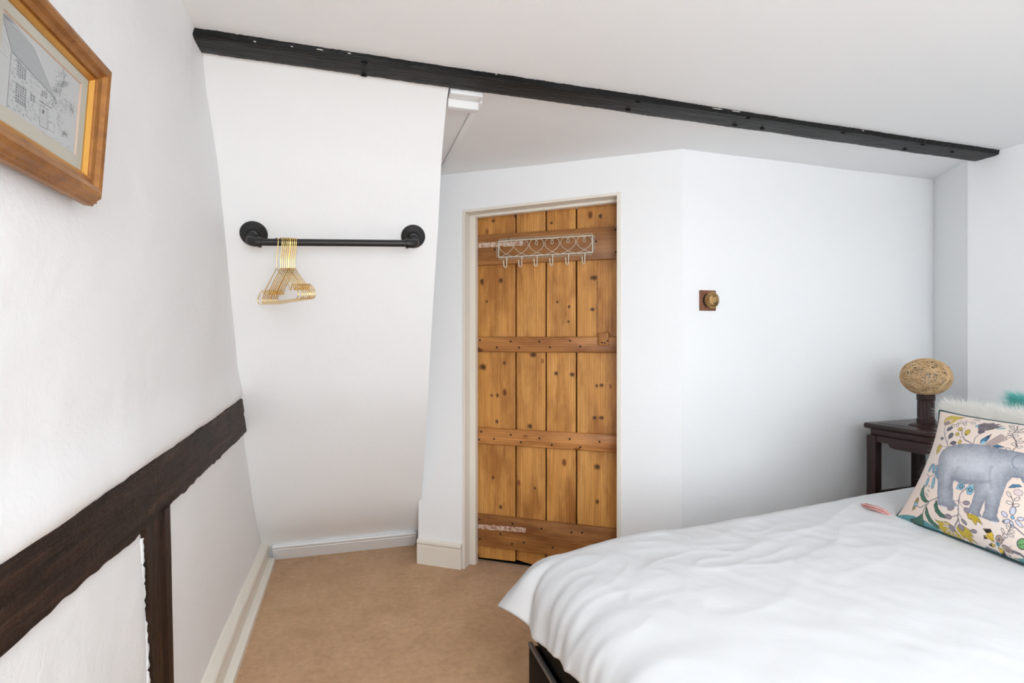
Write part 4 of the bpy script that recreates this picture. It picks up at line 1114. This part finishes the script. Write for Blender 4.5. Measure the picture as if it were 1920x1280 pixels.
    leaf(P1((1490, 635), (1560, 605), (1680, 655), (1560, 660)), lin(60, 110, 145))
    # right vine of open leaves
    C.line(P1((1720, 250), (1760, 330), (1730, 430), (1800, 520), (1850, 620), (1800, 700)), ink, 2.0)
    for (cx, cy, rt) in ((1680, 300, 0.3), (1700, 355, -0.2), (1840, 300, -0.5), (1790, 340, -0.6), (1830, 370, 0.4), (1765, 405, -0.4), (1700, 425, 0.5), (1700, 470, 0.2), (1795, 465, -0.5), (1850, 520, -0.8), (1890, 560, -0.4), (1800, 600, 0.5), (1730, 680, 0.4), (1890, 640, -0.3), (1640, 255, 0.2)): oleaf(P1, cx, cy, 40, 17, rt, cloth, 1.4)
    # --- left edge blue leaves
    for (cx, cy, rx, ry, rt) in ((510, 930, 70, 22, -1.1), (575, 950, 80, 26, 1.5), (640, 970, 75, 22, 1.3), (470, 1150, 75, 24, -1.2), (585, 1170, 95, 26, 1.8), (640, 1060, 70, 20, 1.1)):
        oleaf(P1, cx, cy, rx, ry, rt, lblue, 1.4)
        for k in range(-2, 3): C.line(P1((cx + k * 0.3 * rx * math.cos(rt), cy + k * 0.3 * rx * math.sin(rt)), (cx + k * 0.3 * rx * math.cos(rt) + 6, cy + k * 0.3 * rx * math.sin(rt) + 10)), ink, 1.6)
    stem(P1((450, 1010), (500, 1070), (590, 1060), (640, 1020)), 2.0)
    # --- blue leaves under the belly
    for pl_ in ([(980, 150), (1030, 60), (1110, 80), (1110, 130), (1060, 170)], [(1130, 150), (1180, 95), (1240, 110), (1240, 190), (1190, 240), (1140, 230)]):
        leaf(P2(*pl_), lblue); cx = sum(p[0] for p in pl_) / 5 if len(pl_) == 5 else sum(p[0] for p in pl_) / 6; cy = sum(p[1] for p in pl_) / len(pl_)
        for k in range(7): a = k * 0.9; C.line(P2((cx + 18 * math.cos(a), cy + 18 * math.sin(a)), (cx + 36 * math.cos(a), cy + 36 * math.sin(a))), ink, 2.0)
    stem(P2((1120, 150), (1040, 220), (1000, 330), (970, 460), (930, 560), (830, 630)), 2.4); stem(P2((1000, 310), (940, 310))); stem(P2((1010, 320), (1100, 350))); stem(P2((1005, 330), (1060, 410), (1110, 430))); stem(P2((960, 490), (850, 510), (790, 500)), 2.0); stem(P2((950, 500), (940, 600), (1080, 690)), 2.0); stem(P2((970, 470), (1010, 550)))
    for (cx, cy, rx, ry, rt) in ((1115, 345, 46, 26, 0), (860, 405, 52, 26, 0), (795, 505, 50, 32, 0.2), (1020, 580, 44, 22, 0.9), (1125, 695, 46, 22, 0.1)): oleaf(P2, cx, cy, rx, ry, rt, lin(150, 140, 150), 1.6)
    # --- striped green leaves
    def striped(pts, n=9):
        q = P2(*pts); m = C.mask(q).astype(float); C.blend(m, grn, 1.0)
        xs = [p[0] for p in q]; ys = [p[1] for p in q]; keep = C.a.copy()
        cxs = [(pts[i][0], pts[i][1]) for i in range(len(pts) // 2)]; opp = pts[len(pts) // 2:][::-1]
        for i in range(len(cxs) - 1):
            for f in (0.0, 0.33, 0.66):
                a = (cxs[i][0] + (cxs[i + 1][0] - cxs[i][0]) * f, cxs[i][1] + (cxs[i + 1][1] - cxs[i][1]) * f); b = (opp[i][0] + (opp[i + 1][0] - opp[i][0]) * f, opp[i][1] + (opp[i + 1][1] - opp[i][1]) * f)
                C.line(P2(a, b), lin(40, 50, 50), 1.6, 0.9)
        C.line(q, ink, 1.2, 0.9, True)
    striped([(470, 60), (420, 110), (390, 190), (420, 270), (480, 310), (545, 300), (500, 270), (470, 210), (460, 140), (470, 90)])
    striped([(125, 490), (190, 560), (270, 580), (350, 530), (395, 430), (320, 460), (260, 475), (190, 480), (150, 480), (130, 485)])
    striped([(480, 360), (430, 440), (440, 530), (500, 600), (580, 625), (570, 590), (530, 550), (500, 500), (490, 430), (490, 380)])
    striped([(660, 290), (610, 350), (610, 430), (660, 500), (745, 525), (740, 480), (700, 450), (670, 400), (670, 340), (670, 300)])
    stem(P2((680, 260), (560, 290), (430, 390), (395, 430)), 2.6, lin(80, 95, 105)); stem(P2((310, 330), (370, 365), (500, 330)), 2.6, lin(110, 120, 130))
    leaf(P2((215, 390), (300, 260), (350, 220), (370, 250), (340, 310), (270, 370)), lin(150, 130, 60)); leaf(P2((250, 350), (300, 280), (345, 290), (320, 330)), lblue)
    # --- yellow spotted flowers
    def yflower(pts, c0, rays):
        leaf(P2(*pts), yel)
        for k in range(120):
            x = rd.uniform(min(p[0] for p in pts), max(p[0] for p in pts)); y = rd.uniform(min(p[1] for p in pts), max(p[1] for p in pts)); q = P2((x, y))[0]
            xi, yi = int(q[0]), int(q[1])
            if 0 <= xi < NX and 0 <= yi < NY and abs(C.a[yi, xi, 0] - yel[0]) < 0.02 and abs(C.a[yi, xi, 2] - yel[2]) < 0.02: C.a[yi, xi] = lin(90, 75, 40)
        for q in rays: C.line(P2(c0, q), lin(205, 200, 215), 2.6)
        oleaf(P2, c0[0], c0[1], 44, 34, 0.4, lin(150, 138, 150))
    yflower([(560, 520), (640, 550), (740, 560), (820, 620), (850, 720), (835, 830), (780, 780), (740, 790), (660, 740), (560, 740), (600, 700), (545, 660), (590, 650), (560, 600), (600, 580)], (785, 635), ((690, 570), (660, 600), (660, 655), (700, 690), (745, 720), (790, 715)))
    yflower([(860, 640), (930, 600), (1000, 630), (1060, 680), (1085, 755), (1030, 735), (1075, 820), (1000, 770), (965, 830), (930, 740), (885, 750), (870, 690)], (945, 640), ((930, 670), (960, 675)))
    yflower([(1090, 450), (1140, 490), (1220, 490), (1270, 560), (1295, 630), (1230, 580), (1190, 630), (1150, 560), (1100, 540)], (1105, 440), ())
    # --- black and yellow flower
    for pl_ in ([(1385, 835), (1320, 745), (1280, 670), (1345, 690), (1400, 680), (1410, 760)], [(1385, 840), (1310, 790), (1240, 790), (1260, 745), (1330, 760)], [(1380, 870), (1310, 880), (1260, 850), (1330, 840)], [(1400, 890), (1365, 980), (1440, 1005), (1470, 920)]):
        leaf(P2(*pl_), lin(226, 190, 50)); a, b = pl_[len(pl_) // 2 - 1], pl_[len(pl_) // 2]
        C.poly(P2(pl_[len(pl_) // 2 - 1], pl_[len(pl_) // 2], pl_[min(len(pl_) - 1, len(pl_) // 2 + 1)]), lin(30, 22, 28), 0.95)
    C.poly(P2((1290, 680), (1345, 690), (1400, 680), (1405, 715), (1350, 735), (1305, 725)), lin(30, 22, 28)); C.poly(P2((1365, 985), (1375, 940), (1455, 950), (1440, 1005)), lin(30, 22, 28))
    oleaf(P2, 1480, 810, 66, 46, -0.6, lin(172, 152, 140)); oleaf(P2, 1550, 920, 80, 36, 0.5, lin(165, 148, 140))
    for k in range(40):
        x, y = (rd.gauss(1480, 28), rd.gauss(810, 22)) if k % 2 else (rd.gauss(1550, 36), rd.gauss(920, 20)); C.line(P2((x, y), (x + 6, y + 5)), ink, 1.0, 0.8)
    oleaf(P2, 1425, 860, 24, 24, 0, lin(60, 150, 170))
    C.line(P2((1620, 950), (1720, 990), (1800, 1060), (1880, 1170)), lin(80, 80, 100), 5.0, 0.9); C.line(P2((1110, 890), (1200, 880), (1330, 930)), lin(80, 85, 105), 7.0, 0.8)
    C.line(P2((1530, 830), (1620, 760), (1700, 660)), ink, 1.6)
    for (cx, cy, rt) in ((1575, 710, 1.2), (1660, 670, 1.0), (1700, 720, 0.2), (1590, 770, 0.4), (1680, 770, 0.4), (1500, 960, 0.8), (1600, 1040, 0.6)): oleaf(P2, cx, cy, 36, 18, rt, cloth, 1.4)
    # --- butterfly-like flower at the right, open leaves and green pod
    for (cx, cy, rx, ry, rt) in ((1640, 500, 48, 32, 0.7), (1760, 450, 60, 40, -1.2), (1650, 590, 56, 28, -0.2), (1720, 630, 50, 24, 1.4), (1820, 620, 62, 28, 0.8), (1850, 555, 46, 22, 0)): oleaf(P2, cx, cy, rx, ry, rt, lin(205, 205, 220), 1.4)
    C.poly(P2((1590, 590), (1630, 570), (1630, 620)), ink, 0.8); C.poly(P2((1690, 650), (1740, 660), (1720, 620)), ink, 0.8); oleaf(P2, 1745, 540, 26, 24, 0, lin(120, 180, 215)); stem(P2((1755, 660), (1880, 780)), 2.6)
    C.line(P2((1760, 400), (1780, 330), (1750, 250)), ink, 1.6)
    for (cx, cy, rt) in ((1725, 230, 1.0), (1830, 290, -0.4), (1725, 345, 0.4), (1810, 375, -0.2)): oleaf(P2, cx, cy, 42, 20, rt, cloth, 1.4)
    oleaf(P2, 1820, 875, 95, 66, -0.2, lin(110, 165, 105), 2.2); C.line(P2((1735, 890), (1890, 865)), lin(60, 100, 60), 1.6)
    leaf(P2((1720, 140), (1780, 90), (1870, 90), (1900, 120), (1830, 130)), lin(70, 120, 155)); oleaf(P2, 1850, 200, 60, 46, 0.2, lin(222, 200, 200), 1.0)
    for (x, y) in ((500, 190), (540, 150), (560, 90), (520, 220)): oleaf(P2, x, y, 20, 11, 0.8, cloth, 1.2)
    # --- elephant (the head runs out of the picture to the right)
    body = [A1(*p) for p in ((700, 690), (780, 640), (900, 610), (1050, 598), (1230, 600), (1400, 620), (1560, 660), (1720, 690), (1850, 715))]
    body += [(1925, 852), (1945, 862), (1962, 885), (1966, 920), (1962, 955), (1955, 985), (1948, 985), (1950, 950), (1942, 925), (1930, 915), (1920, 900)]
    body += [A1(*p) for p in ((1800, 1115),)] + [A2(*p) for p in ((1700, 80), (1640, 220), (1590, 360), (1530, 520), (1555, 590), (1520, 605), (1440, 585), (1310, 535), (1370, 440), (1395, 300), (1310, 440), (1290, 480), (1310, 530), (1240, 520), (1130, 460), (1140, 420), (1200, 330), (1250, 200), (1240, 90), (1100, 90), (960, 30), (930, 90), (935, 200), (920, 290), (975, 380), (940, 400), (860, 385), (830, 390), (760, 380), (680, 345), (690, 200), (705, 60), (690, 0))]
    body += [A1(*p) for p in ((670, 1100), (650, 1000), (650, 900), (665, 780))]
    bq = [t(p) for p in body]; m = C.mask(bq)
    gn = np.zeros((NY, NX)); 
    for sc_, am in ((5, 0.35), (11, 0.25), (26, 0.2), (60, 0.25)):
        g0 = rng.random((sc_ + 2, int(sc_ * 1.3) + 2)); yi = np.linspace(0, sc_, NY); xi = np.linspace(0, g0.shape[1] - 1.001, NX)
        y0 = yi.astype(int); x0 = xi.astype(int); fy = (yi - y0)[:, None]; fx = (xi - x0)[None, :]
        gn += am * ((g0[y0][:, x0] * (1 - fx) + g0[y0][:, x0 + 1] * fx) * (1 - fy) + (g0[y0 + 1][:, x0] * (1 - fx) + g0[y0 + 1][:, x0 + 1] * fx) * fy)
    # pale hide, darker along the outline of back and belly (as the print is drawn)
    D = np.full((NY, NX), 1e9)
    for (x0, y0), (x1, y1) in zip(bq, bq[1:] + bq[:1]):
        dx, dy = x1 - x0, y1 - y0; tt = np.clip(((C.X - x0) * dx + (C.Y - y0) * dy) / (dx * dx + dy * dy + 1e-9), 0, 1); D = np.minimum(D, np.hypot(C.X - x0 - tt * dx, C.Y - y0 - tt * dy))
    tone = np.clip(D / 38.0, 0, 1) * 0.55 + 0.55 * gn + 0.10 * rng.random((NY, NX)) - 0.05
    tone = np.clip(tone, 0, 1)[..., None]
    hide = np.array(lin(98, 104, 120)) * (1 - tone) + np.array(lin(204, 207, 214)) * tone
    C.a = np.where(m[..., None], hide, C.a)
    C.line(bq, lin(105, 112, 130), 1.2, 0.5, True)
    for k in range(2600):
        x, y = rd.uniform(0, NX), rd.uniform(0, NY); xi, yi = int(x), int(y)
        if not m[min(yi, NY - 1), min(xi, NX - 1)]: continue
        a = rd.gauss(1.4, 0.5); L = rd.uniform(3, 8); lt = tone[yi, xi, 0] + rd.uniform(-0.35, 0.35)
        C.line([(x, y), (x + L * math.cos(a), y + L * math.sin(a))], lin(226, 228, 232) if lt > 0.55 else lin(98, 104, 120), 1.0, 0.22)
    C.line([t(A1(*p)) for p in ((1000, 960), (940, 1050), (900, 1150), (880, 1230))], lin(112, 118, 134), 7, 0.28); C.line([t(A1(*p)) for p in ((1500, 960), (1480, 1060), (1480, 1180), (1500, 1270))], lin(112, 118, 134), 7, 0.28); C.line([t(A1(*p)) for p in ((900, 1130), (1100, 1170), (1300, 1190), (1480, 1180))], lin(108, 114, 130), 9, 0.30)
    C.line([t(p) for p in (A1(1900, 770), A1(1830, 800), A1(1795, 880), A1(1830, 960), A1(1890, 990))], lin(120, 128, 145), 2.5, 0.8)
    for q in ((735, 360), (765, 375), (800, 385), (935, 390), (960, 385), (1450, 585), (1480, 595), (1510, 598)): C.line(P2(q, (q[0] + 12, q[1] + 16)), lin(225, 228, 235), 2.2)
    return C
def cushion(root, fr_, Wd, Hd, T, nx, ny, mats, piping):
    loc = Vector(root.location)
    V = [cushion_pt(fr_, Wd, Hd, T, i / (nx - 1), 1 - j / (ny - 1), 1) - loc for j in range(ny) for i in range(nx)]
    Fc = [(j * nx + i, (j + 1) * nx + i, (j + 1) * nx + i + 1, j * nx + i + 1) for j in range(ny - 1) for i in range(nx - 1)]
    f = obj('front_cover', V, Fc, mats[0], root, True)
    bx, by = 40, 32
    V = [cushion_pt(fr_, Wd, Hd, T, i / bx, j / by, -1) - loc for j in range(by + 1) for i in range(bx + 1)]
    Fc = [(j * (bx + 1) + i, j * (bx + 1) + i + 1, (j + 1) * (bx + 1) + i + 1, (j + 1) * (bx + 1) + i) for j in range(by) for i in range(bx)]
    obj('back_cover', V, Fc, mats[1], root, True)
    if piping:
        n = 40; pp = [(i / n, 0) for i in range(n)] + [(1, i / n) for i in range(n)] + [(1 - i / n, 1) for i in range(n)] + [(0, 1 - i / n) for i in range(n)]
        tube('piping', [cushion_pt(fr_, Wd, Hd, T, s, t, 1) - loc for s, t in pp], 0.0042, piping, root, 7, True)
    return f
Cc = print_canvas()
fc = cushion(ec, CF, CW, CH, CT, NX, NY, ('satin', 'teal'), 'teal_dark')
fc['label'] = 'elephant and flower print on pale pink satin'; 
gx_, gy_ = np.meshgrid(np.linspace(-1, 1, NX), np.linspace(1, -1, NY))
xs_ = gx_ * (1 - 0.15 * (1 - np.abs(gy_) ** 2.2)); ys_ = gy_ * (1 - 0.06 * (1 - np.abs(gx_) ** 3))
ci = np.clip(((xs_ + 1) / 2 * NX).astype(int), 0, NX - 1); cj = np.clip(((1 - ys_) / 2 * NY).astype(int), 0, NY - 1)
Cc.attr(fc, (cj * NX + ci).ravel())
# pink tassel at its lower corner
V, Fc = [], []
p0 = cushion_pt(CF, CW, CH, CT, 0.0, 0.0, 1) + Vector((-0.004, 0.004, 0.002))
tip = onZ(1619, 949, 0.640)
dd = (tip - p0); dd.z = tip.z - p0.z
for k in range(26):
    sp = Vector((-dd.y, dd.x, 0)).normalized() * rs.uniform(-0.011, 0.011); up = Vector((0, 0, rs.uniform(0.004, 0.016)))
    pts = [p0 + sp * 0.15, p0 + dd * 0.25 + sp * 0.7 + up, p0 + dd * 0.6 + sp + up, p0 + dd * rs.uniform(0.9, 1.02) + sp * 1.1 + up * 0.6]
    tube_data([p - Vector(ec.location) for p in pts], 0.0016, 4, False, V, Fc)
tube_data([p0 - Vector(ec.location), p0 + dd * 0.16 + Vector((0, 0, 0.006)) - Vector(ec.location)], 0.006, 8, False, V, Fc)
ta = obj('tassel', V, Fc, 'pink', ec, True); ta['label'] = 'pink thread tassel'

def fur_cushion(name, bl, ang, lean, Wd, Hd, T, mat, label, n, flen, seed):
    root = empty(name, bl); tag(root, label, 'cushion')
    fr_ = cushion_frame(bl, ang, lean); loc = Vector(root.location)
    cushion(root, fr_, Wd, Hd, T, 40, 32, (mat, mat), None)
    r = random.Random(seed); V, Fc = [], []
    o, a, b, nn = fr_
    for k in range(n):
        s, t = r.random(), 1 - r.random() ** 1.7; side = 1 if r.random() < 0.62 else -1
        if s < 0.10 and t < 0.86: continue
        p = cushion_pt(fr_, Wd, Hd, T, s, t, side)
        q = cushion_pt(fr_, Wd, Hd, T, min(1, s + 0.01), t, side); q2 = cushion_pt(fr_, Wd, Hd, T, s, max(0, t - 0.01), side)
        e = nn * side * (0.55 if 0.06 < t < 0.93 else 0.2) + b * ((t - 0.45) * 1.3) + a * ((s - 0.5) * 1.0) + Vector((r.gauss(0, .28), r.gauss(0, .28) + 0.25, r.gauss(0, .25)))
        e.normalize(); L = flen * r.uniform(0.5, 1.15); g = Vector((0, 0, -1)) * L * r.uniform(0.1, 0.5)
        wdir = e.cross(Vector((r.random(), r.random(), r.random() + 0.1))).normalized() * 0.00042
        p1 = p + e * L * 0.5 + g * 0.15; p2 = p + e * L + g * 0.6
        i = len(V); V += [p - wdir - loc, p + wdir - loc, p1 - wdir * 0.8 - loc, p1 + wdir * 0.8 - loc, p2 - loc]
        Fc += [(i, i + 1, i + 3, i + 2), (i + 2, i + 3, i + 4)]
    f = obj('fur', V, Fc, mat, root, True); f['kind'] = 'stuff'
    return root
fur_cushion('fur_cushion', (1.93, 1.375, 0.638), 8, 70, 0.48, 0.345, 0.06, 'fur_white', 'fluffy cream white long-haired cushion behind the elephant cushion', 44000, 0.066, 21)
fur_cushion('fur_cushion', (2.15, 1.31, 0.640), 6, 72, 0.46, 0.375, 0.06, 'fur_teal', 'fluffy turquoise cushion at the back by the wall', 26000, 0.055, 22)
